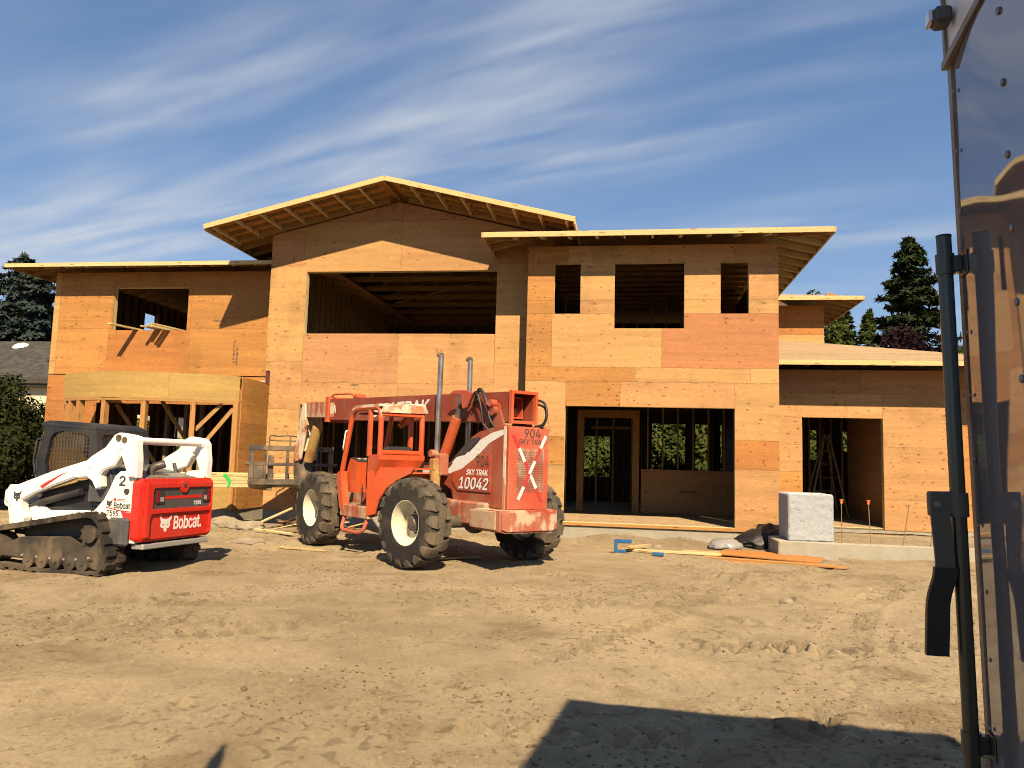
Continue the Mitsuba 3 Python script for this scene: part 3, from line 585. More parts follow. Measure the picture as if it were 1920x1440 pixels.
m, uv = deck([(2.0, UY0, 6.715), (UX1, UY0, 6.715), (UX1 - 2.3, UY0 + 2.3, 6.715 + .575), (2.0, UY0 + 2.3, 6.715 + .575), (UX1, UY0 + 4.6, 6.715)], [(0, 1, 2, 3), (1, 4, 2)], 6)
ur = part(house, 'roof', m, 'plywood', uv=uv, label='small roof corner showing behind the right-hand block')
fascia(ur, (2.0, UY0 - .02, e + .012), (UX1, UY0 - .02, e + .012), h=.11); fascia(ur, (UX1 + .02, UY0 - .04, e + .012), (UX1 + .02, UY0 + 4.5, e + .012), h=.11, tone=4)
for x in np.arange(3.0, 5.8, .61): tail(ur, (x, UY0 + .005, e - .012), (x, Y2 + .2, e - .012 + RS), h=.12)
for y in np.arange(UY0 + .4, UY0 + 4.4, .61): tail(ur, (UX1 - .01, y, e - .012), (5.7, y, e - .012 + RS * .9), h=.12)

# curved bay at the left
BXC, BYC, BR = -11.92, 20.62, 3.66
def arc(x0, x1, n, r=BR): 
    x = np.linspace(x0, x1, n); return np.stack([x, BYC - np.sqrt(r * r - (x - BXC) ** 2)], 1)
def curved(x0, x1, z0, z1, th, n=40):
    a, b = arc(x0, x1, n), arc(x0, x1, n, BR - th); m = extr(Polygon(np.vstack([a, b[::-1]])), z0, z1, 'xy')
    v = np.array(m.vertices); return m, np.stack([np.clip(v[:, 0] + 15.5, 0, B) + B * 3, np.clip(v[:, 2], 0, B) + B * 4], 1)
m, uv = curved(-14.30, -9.52, .30, .95, .016); bay = part(house, 'bay', m, 'plywood', uv=uv, label='rounded bay with bare studs under a curved plywood band')
for a, b in ((-14.30, -10.93), (-10.926, -9.52)):
    m, uv = curved(a, b, 2.92, 3.55, .018); uv[:, 0] += B * (a > -12); part(bay, 'header_band', m, 'plywood', uv=uv)
m, _ = curved(-14.28, -9.54, 2.86, 2.905, .14); m2, _ = curved(-14.28, -9.54, 3.50, 3.54, 1.2); m = cat([m, m2]); part(bay, 'top_plate', m, 'lumber', uv=wuv(m, (1, 0, 0), 1))
m, _ = curved(-14.28, -9.54, .95, .99, .14); part(bay, 'sill_plate', m, 'lumber', uv=wuv(m, (1, 0, 0), 1))
for x in (-14.1, -13.83, -13.42, -12.56, -11.50, -10.42, -9.60):
    y = arc(x, x + .01, 2)[0][1]; dx = (x - BXC) / BR
    m = trimesh.creation.box((.115, .14, 1.87)); m.apply_transform(trimesh.transformations.rotation_matrix(math.asin(dx), (0, 0, 1))); m.apply_translation((x, y + .085, 1.925))
    part(bay, 'stud', m, 'lumber', uv=wuv(m, (0, 0, 1), 5))
for p, q in (((-10.38, 17.4, 1.55), (-9.66, 17.9, 2.78)), ((-10.42, 17.5, 2.2), (-9.9, 17.75, 2.86)), ((-13.2, 18.4, 2.85), (-12.3, 19.3, 1.0)), ((-11.4, 17.6, 2.9), (-11.0, 19.3, 1.0))):
    m = beam(p, q, .038, .09); part(bay, 'brace', m, 'lumber', uv=wuv(m, np.subtract(q, p), 1))
for x in (-13.6, -13.0, -12.5, -11.0, -10.2):
    m = box(x, x + .09, 21.2, 21.34, .36, 3.4); part(bay, 'stud', m, 'lumber', uv=wuv(m, (0, 0, 1), 2))
ret = [(17.86, 19.55, .30, 1.55), (17.86, 19.55, 1.555, 2.40), (17.86, 19.55, 2.405, 3.53)]
for y0, y1, z0, z1 in ret:
    m = extr(sbox(y0, z0, y1, z1), -9.47, -9.452, 'yz'); part(bay, 'plywood_sheet', m, 'plywood', uv=wuv(m, (0, 1, 0), 1))
m = box(-9.60, -9.472, 17.74, 17.88, .30, 2.92); part(bay, 'stud', m, 'lumber', uv=wuv(m, (0, 0, 1), 5))
m = extr(Polygon(np.vstack([arc(-14.3, -9.5, 30, BR - .02), [(-9.47, 19.6), (-14.4, 19.6)]])), -.3, .295, 'xy'); part(bay, 'base', m, 'concrete')
m = box(-14.5, -9.45, 19.3, 19.5, 3.56, 3.60); part(bay, 'top_plate', m, 'lumber', uv=wuv(m, (1, 0, 0), 0))

# loose boards laid through the open window of the left wing
for i, (x, dz, ln, tl) in enumerate(((-13.62, 0.0, 1.05, -.02), (-12.98, .0, .62, 0), (-12.72, .0, .60, .0), (-12.58, .04, .75, .04), (-12.85, .045, .55, .02))):
    p = np.array([x - .10 * ln, YL - ln * .86, 5.012 + dz]); q = np.array([x + .5, YL + 2.4, 5.005 + dz])
    m = beam(p, q, .09 if i else .13, .038)
    thing('loose_board', m, 'lumber', ['long pale board poking furthest left out of the upper left window', 'short pale board end poking out of the upper left window, second from the left', 'pale board end in the middle of the bunch on the upper left sill', 'pale board furthest right on the upper left window sill', 'pale board lying on top of the others on the upper left sill'][i], 'board', uv=wuv(m, q - p, 0))

# ------------------------------------------------------------------ compact track loader (left)
K = Frame(-7.12, 10.12, 170.5, 0.07)
loader = root('track_loader', 'white and red compact track loader with a black cab, parked at the far left', 'track loader')
def lp(name, m, bsdf, parent=None, smooth=False, **k): return part(parent or loader, name, K(m), bsdf, smooth, **k)
body = [(-.93, 1.23), (-.95, .40), (-.55, .36), (-.46, .50), (-.36, .65), (-.23, .75), (-.42, .94), (-.50, 1.09), (-.57, 1.24), (-.65, 1.31), (-.82, 1.33)]
for s in (1, -1):
    a, b = sorted((s * .665, s * .56)); lp('side_panel', plate(body, a, b), 'white_paint')
lp('chassis', rbox(-.92, 1.05, -.555, .555, .36, .80, .03), 'black_paint')
lp('chassis_rail', plate([(1.16, .52), (.80, .52), (.62, .56), (-.25, .70), (-.23, .77), (.0, .775), (.58, .75), (.74, .81), (.93, .84), (1.0, .98), (1.16, .98)], .44, .58), 'white_paint')
lp('chassis_rail', plate([(1.16, .52), (.80, .52), (.62, .56), (-.25, .70), (-.23, .77), (.0, .775), (.58, .75), (.74, .81), (.93, .84), (1.0, .98), (1.16, .98)], -.58, -.44), 'white_paint')
hood = trimesh.convex.convex_hull(np.array([(-.93, y * .60, 1.19) for y in (-1, 1)] + [(-.09, y * .60, 1.34) for y in (-1, 1)] + [(-.93, y * .6, .9) for y in (-1, 1)] + [(-.09, y * .6, .9) for y in (-1, 1)] + [(-.93, y * .45, 1.235) for y in (-1, 1)] + [(-.09, y * .45, 1.39) for y in (-1, 1)]))
lp('engine_hood', hood, 'dark_hood')
pipe = tube(bend([(-.72, .20, 1.2), (-.72, .20, 1.36), (-.86, .10, 1.42)], .08), .055, 12); lp('muffler_pipe', pipe, 'black_paint', smooth=True)
# tailgate
def rr2(x0, x1, z0, z1, r): return sbox(x0 + r, z0 + r, x1 - r, z1 - r).buffer(r, quad_segs=5)
tg = rr2(-.685, .685, .41, 1.225, .07)
def rear(poly, x0, x1): return extr(poly, -x1, -x0, 'yz') if False else extr(poly, x0, x1, 'yz')
rim_ = tg.difference(rr2(-.615, .525, .815, 1.115, .035)).difference(Polygon())
lug = Point(-.05, 1.115).buffer(.085)
tail_ = lp('tailgate', cat([rear(tg.buffer(-.035), -1.06, -1.04), rear(tg.buffer(-.012), -1.04, -1.02), rear(tg, -1.02, -.90)]), 'signal_red')
outer = tg.buffer(-.055).difference(rr2(-.60, .51, .83, 1.10, .03)).union(lug).difference(rr2(-.60, .545, .455, .765, .05))
lp('raised_border', cat([rear(outer.buffer(-.01), -1.095, -1.085), rear(outer, -1.085, -1.06)]), 'signal_red', tail_)
lp('inset_panel', rear(rr2(-.60, .51, .83, 1.10, .03).difference(lug), -1.068, -1.059), 'grey_plastic', tail_)
lp('stripe', rear(sbox(-.42, .955, .285, .995), -1.073, -1.069), 'signal_red', tail_)
lp('latch', cyl((-1.103, -.05, 1.13), (-1.093, -.05, 1.13), .028), 'black_paint', tail_)
for y0, y1, rx in ((-.585, -.44, -.585), (.31, .47, .47)):
    h = lp('tail_light', K and rear(rr2(y0, y1, .90, 1.075, .02), -1.085, -1.067), 'tail_shell', tail_)
for y0, y1 in ((-.575, -.525), (.405, .455)): lp('tail_lens', rear(rr2(y0, y1, .915, 1.06, .01), -1.092, -1.0855), 'red_lens', tail_)
for y0, y1 in ((-.505, -.455), (.325, .385)): lp('tail_lens', rear(rr2(y0, y1, .925, .985, .01), -1.092, -1.0855), 'lamp_lens', tail_)
for i in range(3):
    y = .24 - i * .075
    m = cat([flat(LineString([(0, 0), (.07, .085)]).buffer(.005), (-1.0687, y, .995), (0, -1, 0), (0, 0, 1)), flat(LineString([(0, .085), (.07, 0)]).buffer(.005), (-1.0687, y, .995), (0, -1, 0), (0, 0, 1))]); lp('vent_cross', m, 'dark_decal', tail_)
CATHEAD = Polygon([(0, 1.0), (.16, .80), (.34, .74), (.62, .74), (.78, .80), (.98, 1.0), (.93, .74), (.80, .55), (.86, .40), (.80, .26), (.70, .20), (.60, .22), (.56, .06), (.50, .0), (.40, .02), (.36, .10), (.40, .22), (.26, .20), (.10, .28), (.04, .40), (.12, .55), (.04, .78)])
eyes = unary_union([Polygon([(.20, .48), (.40, .40), (.36, .36), (.24, .38)]), Polygon([(.58, .40), (.76, .48), (.72, .38), (.62, .36)]), LineString([(.49, .34), (.47, .18)]).buffer(.02)])
CATHEAD = CATHEAD.difference(eyes)
def cathead(o, xd, zd, size): return flat(affinity.scale(CATHEAD, size, size, origin=(0, 0)), o, xd, zd)
lp('emblem', cathead((-1.0615, .345, .525), (0, -1, 0), (0, 0, 1), .225), 'white_decal', tail_)
lp('lettering', lettering('Bobcat.', (-1.0615, .085, .55), (0, -1, 0), (0, 0, 1), .17, .54), 'white_decal', tail_)
lp('lettering', lettering('T595', (-1.0695, -.265, .862), (0, -1, 0), (0, 0, 1), .05, .15), 'white_decal', tail_)
lp('bumper', cat([rbox(-1.05, -.86, -.66, .60, .315, .385, .012)]), 'galvanised')
# lift arms
armL = [(-.57, 1.78), (-.65, 1.815), (-.77, 1.80), (-.88, 1.785), (-.94, 1.71), (-.975, 1.46), (-.975, 1.24), (-.885, 1.24), (-.79, 1.45), (-.72, 1.60), (-.69, 1.57), (-.71, 1.52), (-.61, 1.38), (-.44, 1.32), (-.385, 1.26), (-.41, 1.11), (-.375, 1.07), (-.33, 1.07), (-.26, 1.17), (-.17, 1.22), (.06, 1.20), (.40, 1.09), (.71, .98), (.93, .88), (.92, .78), (.86, .65), (.88, .55), (1.10, .52), (1.15, .71), (1.22, .96), (1.19, 1.05), (1.16, 1.08), (1.01, 1.09), (.74, 1.18), (.44, 1.28), (-.14, 1.44), (-.22, 1.50), (-.44, 1.62)]
for s in (1, -1):
    a, b = sorted((s * .60, s * .73)); arm = lp('lift_arm', plate(armL, a, b, ch=.015), 'white_paint')
    for (x, z_, r) in ((-.66, 1.745, .045), (-.76, 1.72, .04), (-.37, 1.11, .025), (1.12, .83, .03), (-.20, 1.37, .022)):
        lp('pin', cyl((x, s * .725, z_), (x, s * .742, z_), r, n=14), 'dusty_steel' if r > .03 else 'white_paint', arm)
    lp('decal_flash', flat(Polygon([(0, 0), (.30, .115), (.50, .165), (.50, .175), (.24, .155), (.06, .08)]) if False else Polygon([(0, 0), (.10, .055), (.36, .175), (.52, .215), (.36, .16), (.05, -.03)]), (.62, s * .7305, 1.075), (-1, 0, 0), (0, 0, 1), .002 * s), 'red_decal', arm)
    lp('arm_rib', cat([plate([(-.70, 1.58), (-.775, 1.44), (-.86, 1.25), (-.90, 1.25), (-.80, 1.47), (-.74, 1.62)], *sorted((s * .73, s * .738)), ch=.002)]), 'white_paint', arm)
    lp('lift_cylinder', cat([cyl((-.52, s * .60, .95), (-.46, s * .60, 1.24), .05), cyl((-.47, s * .60, 1.2), (-.40, s * .60, 1.42), .03)]), 'black_paint', smooth=False)
    lp('tilt_cylinder', cat([cyl((.05, s * .585, 1.02), (.78, s * .585, .84), .045), cyl((.7, s * .585, .86), (.96, s * .585, .80), .025)]), 'black_paint')
lp('cross_tube', cyl((-.86, .64, 1.715), (-.86, -.64, 1.715), .047, n=20), 'white_paint', smooth=30)
for y in (.60, -.60): lp('cross_tube_collar', cyl((-.86, y - .03, 1.715), (-.86, y + .03, 1.715), .062, n=20), 'white_paint', smooth=30)
lp('emblem', cathead((1.075, .7312, .86), (-1, 0, 0), (0, 0, 1), .15), 'dark_decal')
lp('emblem', cathead((-.475, .667, .845), (-1, 0, 0), (0, 0, 1), .10), 'dark_decal')
lp('lettering', lettering('Bobcat', (-.60, .667, .835), (-1, 0, 0), (0, 0, 1), .075, .26), 'dark_decal')
lp('lettering', lettering('T595', (-.49, .667, .735), (-1, 0, 0), (0, 0, 1), .068, .19), 'dark_decal')
lp('lettering', lettering('2', (-.66, .667, 1.13), (-1, 0, 0), (0, 0, 1), .12, .10), 'dark_decal')
lp('decal_stripe', flat(LineString([(0, .09), (.20, .06), (.44, .045)]).buffer(.006).union(Polygon([(.24, .05), (.43, .03), (.44, -.09), (.30, -.07)])), (-.48, .667, .75), (-1, 0, 0), (0, 0, 1)), 'red_decal')
lp('decal_patch', cat([flat(Point(0, 0).buffer(.02), (-.61, .667, .945), (-1, 0, 0), (0, 0, 1)), flat(sbox(.035, -.006, .17, .0), (-.61, .667, .955), (-1, 0, 0), (0, 0, 1)), flat(sbox(.035, -.02, .17, -.012), (-.61, .667, .95), (-1, 0, 0), (0, 0, 1))]), 'red_decal')
lp('step_box', rbox(-.90, -.58, .665, .74, .36, .72, .03), 'dark_hood')
lp('tow_eye', cyl((-.80, .665, 1.06), (-.80, .69, 1.06), .035, n=12), 'dusty_steel')
for z_ in (.46, .56): lp('mud_flap', rbox(-.62, -.56, .58, .66, z_ - .12, z_ - .02, .01), 'track_rubber')
lp('front_grab', tube(bend([(1.20, .66, 1.02), (1.29, .66, 1.0), (1.29, .66, .80), (1.19, .66, .78)], .04), .016), 'white_paint', smooth=True)
lp('coupler', plate([(1.05, .40), (1.22, .40), (1.30, .75), (1.22, .95), (1.08, .9)], -.55, .55), 'black_paint')
# cab
side = Polygon([(.98, 1.95), (.87, 1.965), (.16, 1.925), (.06, 1.90), (.02, 1.84), (-.03, 1.50), (-.06, 1.20), (1.03, 1.16), (1.0, 1.5), (.93, 1.76)])
win = Polygon([(.80, 1.72), (.74, 1.79), (.60, 1.82), (.22, 1.79), (.14, 1.74), (.10, 1.50), (.13, 1.28), (.82, 1.22), (.86, 1.4)]).buffer(.015)
cabp = lp('cab', extr(side.difference(win), .40, .46), 'cab_black'); lp('cab_side', extr(side.difference(win), -.46, -.40), 'cab_black', cabp)
roof = trimesh.convex.convex_hull(np.array([(x, y * w, z_) for y in (-1, 1) for x, z_, w in ((1.0, 1.935, .47), (.88, 1.98, .43), (.16, 1.945, .43), (.04, 1.905, .44), (.0, 1.86, .465), (.97, 1.90, .47))]))
lp('cab_roof', roof, 'cab_black', cabp)
def lean(m): v = np.array(m.vertices); v[:, 0] += .16 * (v[:, 2] - 1.3); m.vertices = v; return m
rear_w = rr2(-.462, .462, 1.22, 1.87, .05).difference(rr2(-.37, .37, 1.46, 1.79, .05)); lp('rear_frame', lean(rear(rear_w, -.085, -.03)), 'cab_black', cabp)
lp('rear_window', lean(rear(rr2(-.38, .38, 1.45, 1.80, .05), -.062, -.056)), 'dark_glass', cabp)
for s in (1, -1):
    g = []
    for x in np.arange(.13, .84, .055):
        l = win.intersection(sbox(x, 1, x + .009, 2)); g += [extr(l, s * .425 - .004, s * .425 + .004)] if l.area > 1e-5 else []
    for z_ in np.arange(1.24, 1.82, .055):
        l = win.intersection(sbox(-.2, z_, 1, z_ + .009)); g += [extr(l, s * .425 - .0035, s * .425 + .0035)] if l.area > 1e-5 else []
    lp('window_grille', cat(g), 'black_paint', cabp, kind='stuff')
for s in (1, -1): lp('side_window', extr(win.buffer(.004), s * .412 - .002, s * .412 + .002), 'cab_glass', cabp)
lp('windscreen_frame', tube(bend([(1.03, .45, 1.18), (1.04, .45, 1.4), (.96, .45, 1.78)], .05), .018), 'black_paint', cabp, smooth=True)
lp('mirror_rail', tube(bend([(.96, .48, 1.72), (1.02, .49, 1.70), (1.05, .49, 1.40), (1.02, .48, 1.25)], .05), .014), 'black_paint', cabp, smooth=True)
lp('seat', cat([rbox(.10, .58, -.25, .25, 1.0, 1.15, .05), rbox(.06, .20, -.25, .25, 1.1, 1.66, .05)]), 'black_paint', cabp)
lp('cab_floor', cat([box(-.02, 1.0, -.42, .42, .95, 1.0)]), 'black_paint', cabp)
lp('side_duct', plate([(.95, .80), (.60, .76), (-.15, .74), (-.30, .95), (-.38, 1.18), (.0, 1.20), (.8, 1.0)], .445, .50), 'cab_black')
lp('side_duct', plate([(.95, .80), (.60, .76), (-.15, .74), (-.30, .95), (-.38, 1.18), (.0, 1.20), (.8, 1.0)], -.50, -.445), 'cab_black')
m = cat([beam((-.42 + i * .055, .575, .74), (-.36 + i * .05, .575, 1.0), .006, .006) for i in range(6)] + [beam((-.43, .575, .76 + i * .05), (-.16, .575, .76 + i * .05), .006, .006) for i in range(5)]); lp('engine_screen', m, 'black_paint', kind='stuff')
# tracks
circ = [(-.52, .20, .165), (-.36, .49, .225), (1.22, .255, .195), (.60, .12, .10), (.1, .12, .10)]
path = unary_union([Point(x, z_).buffer(r, quad_segs=24) for x, z_, r in circ]).convex_hull
ring = np.array(path.exterior.coords)
def track(s):
    y0, y1 = sorted((s * .545, s * .865)); o = path.buffer(.035); band = o.difference(path)
    ms = [extr(band, y0, y1)]
    L = o.exterior.length; n = 32
    for i in range(n):
        for half in (0, 1):
            d = (i + .5 * half) * L / n; p, p2 = o.exterior.interpolate(d), o.exterior.interpolate((d + .095) % L)
            a, b = np.array(p.coords[0]), np.array(p2.coords[0]); t = (b - a) / np.linalg.norm(b - a); nn = np.array([t[1], -t[0]])
            if nn @ (a - np.array([.3, .25])) < 0: nn = -nn
            q0, q1 = a - nn * .004, b - nn * .004; e0, e1 = a + nn * .036 + t * .010, b + nn * .036 - t * .010
            yy = (y0 + .005, (y0 + y1) / 2 - .012) if half else ((y0 + y1) / 2 + .012, y1 - .005)
            ms.append(extr(Polygon([q0, q1, e1, e0]), *yy))
    return cat(ms)
for s in (1, -1):
    tr = lp('track', track(s), 'track_rubber', label='dusty tread-blocked rubber track')
    yo = s * .83
    fr_ = plate([(1.35, .30), (.95, .33), (.80, .40), (.10, .43), (-.10, .34), (-.45, .30), (-.50, .16), (-.35, .12), (.60, .12), (1.35, .14)], *sorted((s * .62, yo)), ch=.02); lp('track_frame', fr_, 'dusty_steel', tr)
    for x in (.58, .35, .12, -.12, -.33): lp('roller', cat([cyl((x, s * .60, .115), (x, yo + s * .02, .115), .095, n=18), cyl((x, yo + s * .02, .125), (x, yo + s * .035, .125), .03, n=8)]), 'dusty_steel', tr)
    lp('idler', cat([cyl((1.22, s * .6, .255), (1.22, yo, .255), .185, n=22)]), 'dusty_steel', tr)
    lp('roller', cyl((-.52, s * .60, .20), (-.52, yo - s * .02, .20), .15, n=20), 'dusty_steel', tr)
    sp = Polygon([((.215 if k % 2 else .175) * math.cos(k * math.pi / 14), (.215 if k % 2 else .175) * math.sin(k * math.pi / 14)) for k in range(28)]); sp = affinity.translate(sp, -.36, .49)
    lp('sprocket', cat([extr(sp, *sorted((s * .66, s * .74))), cyl((-.36, s * .6, .49), (-.36, s * .80, .49), .11, n=16)]), 'dusty_steel', tr)
    bolts = [cyl((x, yo - s * .01, z_), (x, yo + s * .014, z_), .016, n=6) for x, z_ in ((.70, .17), (.45, .165), (.22, .16), (-.02, .16), (-.22, .17), (-.42, .20))]; lp('frame_bolt', cat(bolts), 'galvanised', tr, kind='stuff')
    wl = [box(x - .02, x + .02, *sorted((s * .70, s * .72)), 0, .035) for x in ()]
    lp('guide_lug', cat([cyl((x, s * .70, .30 + (1.22 - x) * .245 + .11), (x, s * .70, .30 + (1.22 - x) * .245 + .155), .02, n=6) for x in np.arange(-.05, 1.0, .105)]), 'galvanised', tr, kind='stuff')

# ------------------------------------------------------------------ telescopic handler (centre)
TF = Frame(-3.72, 13.45, 136, 0.045)
tele = root('telehandler', 'faded orange-red telescopic handler on four big treaded tyres, standing in front of the house', 'telehandler')
def tp(name, m, bsdf, parent=None, smooth=False, **k): return part(parent or tele, name, TF(m), bsdf, smooth, **k)
# wheels
RT = .672
def tyre_mesh():
    prof = [(.325, -.155), (.345, -.178), (.44, -.198), (.54, -.203), (.60, -.195), (.622, -.165), (.632, 0), (.622, .165), (.60, .195), (.54, .203), (.44, .198), (.345, .178), (.325, .155)]
    ms = []; n = 17
    for side in (1, -1):
        for i in range(n):
            a0 = (i + (.5 if side < 0 else 0)) * 2 * math.pi / n
            def pt(s, y, r): a = a0 + s / .655; return [r * math.cos(a), side * y, r * math.sin(a)]
            def block(poly, r1s, r0):
                top = [pt(s, y, r) for (s, y), r in zip(poly, r1s)]; bot = [pt(s * 1.02, y, r0) for s, y in poly]
                return trimesh.convex.convex_hull(np.array(top + bot))
            ms.append(block([(-.005, -.045), (.185, -.045), (.222, .075), (.045, .075)], [RT] * 2 + [RT - .003] * 2, .60))
            ms.append(block([(.052, .088), (.228, .088), (.20, .190), (.03, .190)], [RT - .004] * 2 + [RT - .024] * 2, .60))
            ms.append(trimesh.convex.convex_hull(np.array([pt(.04, .190, .646), pt(.19, .190, .646), pt(.05, .210, .60), pt(.18, .210, .60), pt(.09, .207, .53), pt(.14, .207, .53), pt(.04, .18, .58), pt(.19, .18, .58)])))
    return lathe(prof, 56), cat(ms)
tyre0, tread0 = tyre_mesh()
rim0 = lathe([(.335, -.16), (.345, .165), (.330, .172), (.315, .14), (.305, .02), (.285, -.06), (.12, -.08), (.0, -.08)], 44)
hub0 = cat([cyl((0, -.09, 0), (0, .03, 0), .125, n=20), cyl((0, .03, 0), (0, .06, 0), .10, .075, n=20)] + [cyl((.16 * math.cos(a), -.09, .16 * math.sin(a)), (.16 * math.cos(a), -.05, .16 * math.sin(a)), .017, n=6) for a in np.arange(10) * math.pi / 5])
for x, y, spin, turn in ((-1.76, 1.06, .1, 8), (1.74, 1.04, .25, 1), (-1.76, -1.12, .4, 8), (1.74, -1.12, .7, 1)):
    M = trimesh.transformations.translation_matrix((x, y, .655)) @ trimesh.transformations.rotation_matrix(math.radians(turn) + (math.pi if y < 0 else 0), (0, 0, 1)) @ trimesh.transformations.rotation_matrix(spin, (0, 1, 0))
    def at(m): m = m.copy(); m.apply_transform(M); return m
    wh = tp('wheel', at(rim0), 'cream', smooth=35); tp('tyre', at(tyre0), 'rubber', wh, smooth=28); tp('tread', at(tread0), 'tread_rubber', wh, kind='stuff'); tp('hub', at(hub0), 'greasy_steel', wh, smooth=30)
for x in (-1.76, 1.74):
    tp('axle', cat([cyl((x, -.95, .655), (x, .95, .655), .10, n=14), trimesh.creation.icosphere(2, .2).apply_translation((x, -.05, .655))]), 'greasy_steel', smooth=30)
# chassis and rear body
tp('chassis', cat([rbox(-2.5, 2.3, -.36, .28, .62, .98, .03), rbox(-1.0, 1.2, -.95, -.3, .55, 1.25, .04)]), 'rusty_red')
tp('engine_pod', rbox(-1.3, 1.2, -1.15, -.42, .75, 1.55, .06), 'faded_red')
bodyside = [(-2.90, 2.13), (-2.90, .90), (-1.52, .90), (-1.45, 1.12), (-1.18, 1.22), (-.55, 1.22), (-.55, 1.50), (-1.35, 1.55), (-1.72, 1.80), (-1.98, 1.97), (-2.2, 2.06), (-2.62, 2.14)]
rb = tp('rear_body', plate(bodyside, -.56, .22, ch=.018), 'faded_red')
tp('side_plate', plate([(-2.54, 1.70), (-2.54, 1.13), (-1.66, 1.13), (-1.50, 1.27), (-1.50, 1.44), (-1.95, 1.70)], .222, .24, ch=.004), 'side_red', rb)
st = Polygon([(-2.83, 2.075), (-2.83, 2.0), (-2.46, 1.87), (-2.1, 1.63), (-1.77, 1.47), (-1.42, 1.39), (-1.0, 1.385), (-.56, 1.34), (-.56, 1.42), (-.99, 1.46), (-1.39, 1.485), (-1.61, 1.65), (-1.86, 1.69), (-2.22, 1.92), (-2.54, 2.03)]).buffer(0)
for g_ in getattr(st.intersection(Polygon(bodyside).buffer(-.01)).difference(sbox(-2.54, 1.1, -1.5, 1.705)), 'geoms', []): tp('white_stripe', extr(g_, .2205, .2225), 'white_decal', rb)
tp('white_stripe', extr(st.intersection(sbox(-2.52, 1.14, -1.5, 1.735)), .2405, .2425), 'white_decal', rb)
tp('dark_stripe', extr(Polygon([(-1.86, 1.70), (-1.61, 1.66), (-1.39, 1.50), (-1.60, 1.68), (-1.98, 1.93), (-2.25, 1.96), (-2.2, 1.92)]).buffer(.008).intersection(Polygon(bodyside).buffer(-.005)), .2428, .2438), 'dark_decal', rb)
sid = lambda X, z_: (X, .2425, z_)
tp('lettering', lettering('904', sid(-2.17, 1.515), (-1, 0, 0), (0, 0, 1), .165, .33, bold=False), 'dark_decal', rb)
tp('lettering', lettering('SKY TRAK', sid(-1.90, 1.385), (-1, 0, 0), (0, 0, 1), .082, .57, slant=.2), 'white_decal', rb)
tp('lettering', lettering('10042', (-1.70 - .012, .2415, 1.17 - .012), (-1, 0, 0), (0, 0, 1), .17, .77, slant=.2, depth=.0008), 'dark_decal', rb)
tp('lettering', lettering('10042', sid(-1.70, 1.17), (-1, 0, 0), (0, 0, 1), .17, .77, slant=.2), 'white_decal', rb)
grill = rbox(-2.935, -2.90, -.555, .20, .90, 2.12, .012); rp = tp('radiator_guard', grill, 'pale_red')
holes_ = []
for i in range(17):
    for j in range(23):
        holes_.append((.035 - i * .029 - (.0145 if j % 2 else 0), 1.18 + j * .026))
mesh_panel = sbox(-.46, 1.16, .055, 1.80)
tp('mesh_grille', extr(mesh_panel, -2.9385, -2.9355, 'yz'), 'rusty_red', rp)
tp('grille_hole', cat([cyl((-2.9405, y, z_), (-2.9386, y, z_), .0085, n=6) for y, z_ in holes_]), 'dark_decal', rp, kind='stuff')
def stripe_x(a, b, x0):
    a, b = np.array(a), np.array(b)
    for i in range(5):
        p, q = a + (b - a) * i / 5, a + (b - a) * (i + 1) / 5
        tp('reflective_tape', flat(LineString([p, q]).buffer(.026, cap_style=2), (x0, 0, 0), (0, -1, 0), (0, 0, 1), .002), 'red_decal' if (i + (x0 < -2.943)) % 2 == 0 else 'white_decal', rp)
stripe_x((-.13, 2.0), (.43, 1.02), -2.9415); stripe_x((.485, 2.0), (-.02, 1.05), -2.9445)
rear_t = lambda Y, z_: (-2.9365, Y, z_)
tp('lettering', lettering('904', rear_t(-.08, 1.965), (0, -1, 0), (0, 0, 1), .13, .30, bold=False), 'dark_decal', rp)
tp('lettering', lettering('SKY TRAK', rear_t(.03, 1.865), (0, -1, 0), (0, 0, 1), .075, .50, bold=False, slant=.15), 'dark_decal', rp)
tp('rear_edge_trim', plate([(-2.90, 2.12), (-2.90, .90), (-2.84, .90), (-2.84, 2.12)], .221, .236, ch=.004), 'peeled_paint', rb)
tp('counterweight', plate([(.40, .61), (.40, .90), (-.68, .90), (-.68, .62), (-.58, .57), (.28, .57)], -3.04, -2.35, 'yz', .03), 'peeled_red')
tp('counterweight_cheek', rbox(-2.95, -2.30, .402, .43, .62, .885, .01), 'rusty_red')
tp('rear_frame', rbox(-2.5, -1.1, -.3, .14, .55, .92, .03), 'greasy_steel')
# boom
zb = lambda X: 2.185 + .031 * (X + 2.9)
zt = lambda X: 2.635 + .029 * (X + 2.9)
def boxtube(x0, x1, y0, y1, f0, f1, th=.02):
    def pl(ya, yb): return extr(Polygon([(x0, f0(x0)), (x1, f0(x1)), (x1, f1(x1)), (x0, f1(x0))]), ya, yb)
    def fl(za, zc, y0=y0 + th, y1=y1 - th): return extr(Polygon([(x0, za(x0)), (x1, za(x1)), (x1, zc(x1)), (x0, zc(x0))]), y0, y1)
    return cat([pl(y0, y0 + th), pl(y1 - th, y1), fl(f0, lambda x: f0(x) + th), fl(lambda x: f1(x) - th, f1)])
boom = tp('boom', boxtube(-2.90, 3.55, -.28, .15, zb, zt, .025), 'boom_red')
tp('boom_collar', cat([boxtube(3.48, 3.62, -.32, .19, lambda x: zb(x) - .05, lambda x: zt(x) + .05, .055)]), 'orange_paint', boom)
tp('hose_bracket', rbox(2.3, 2.5, -.1, .1, zt(2.4), zt(2.4) + .09, .02), 'orange_paint', boom)
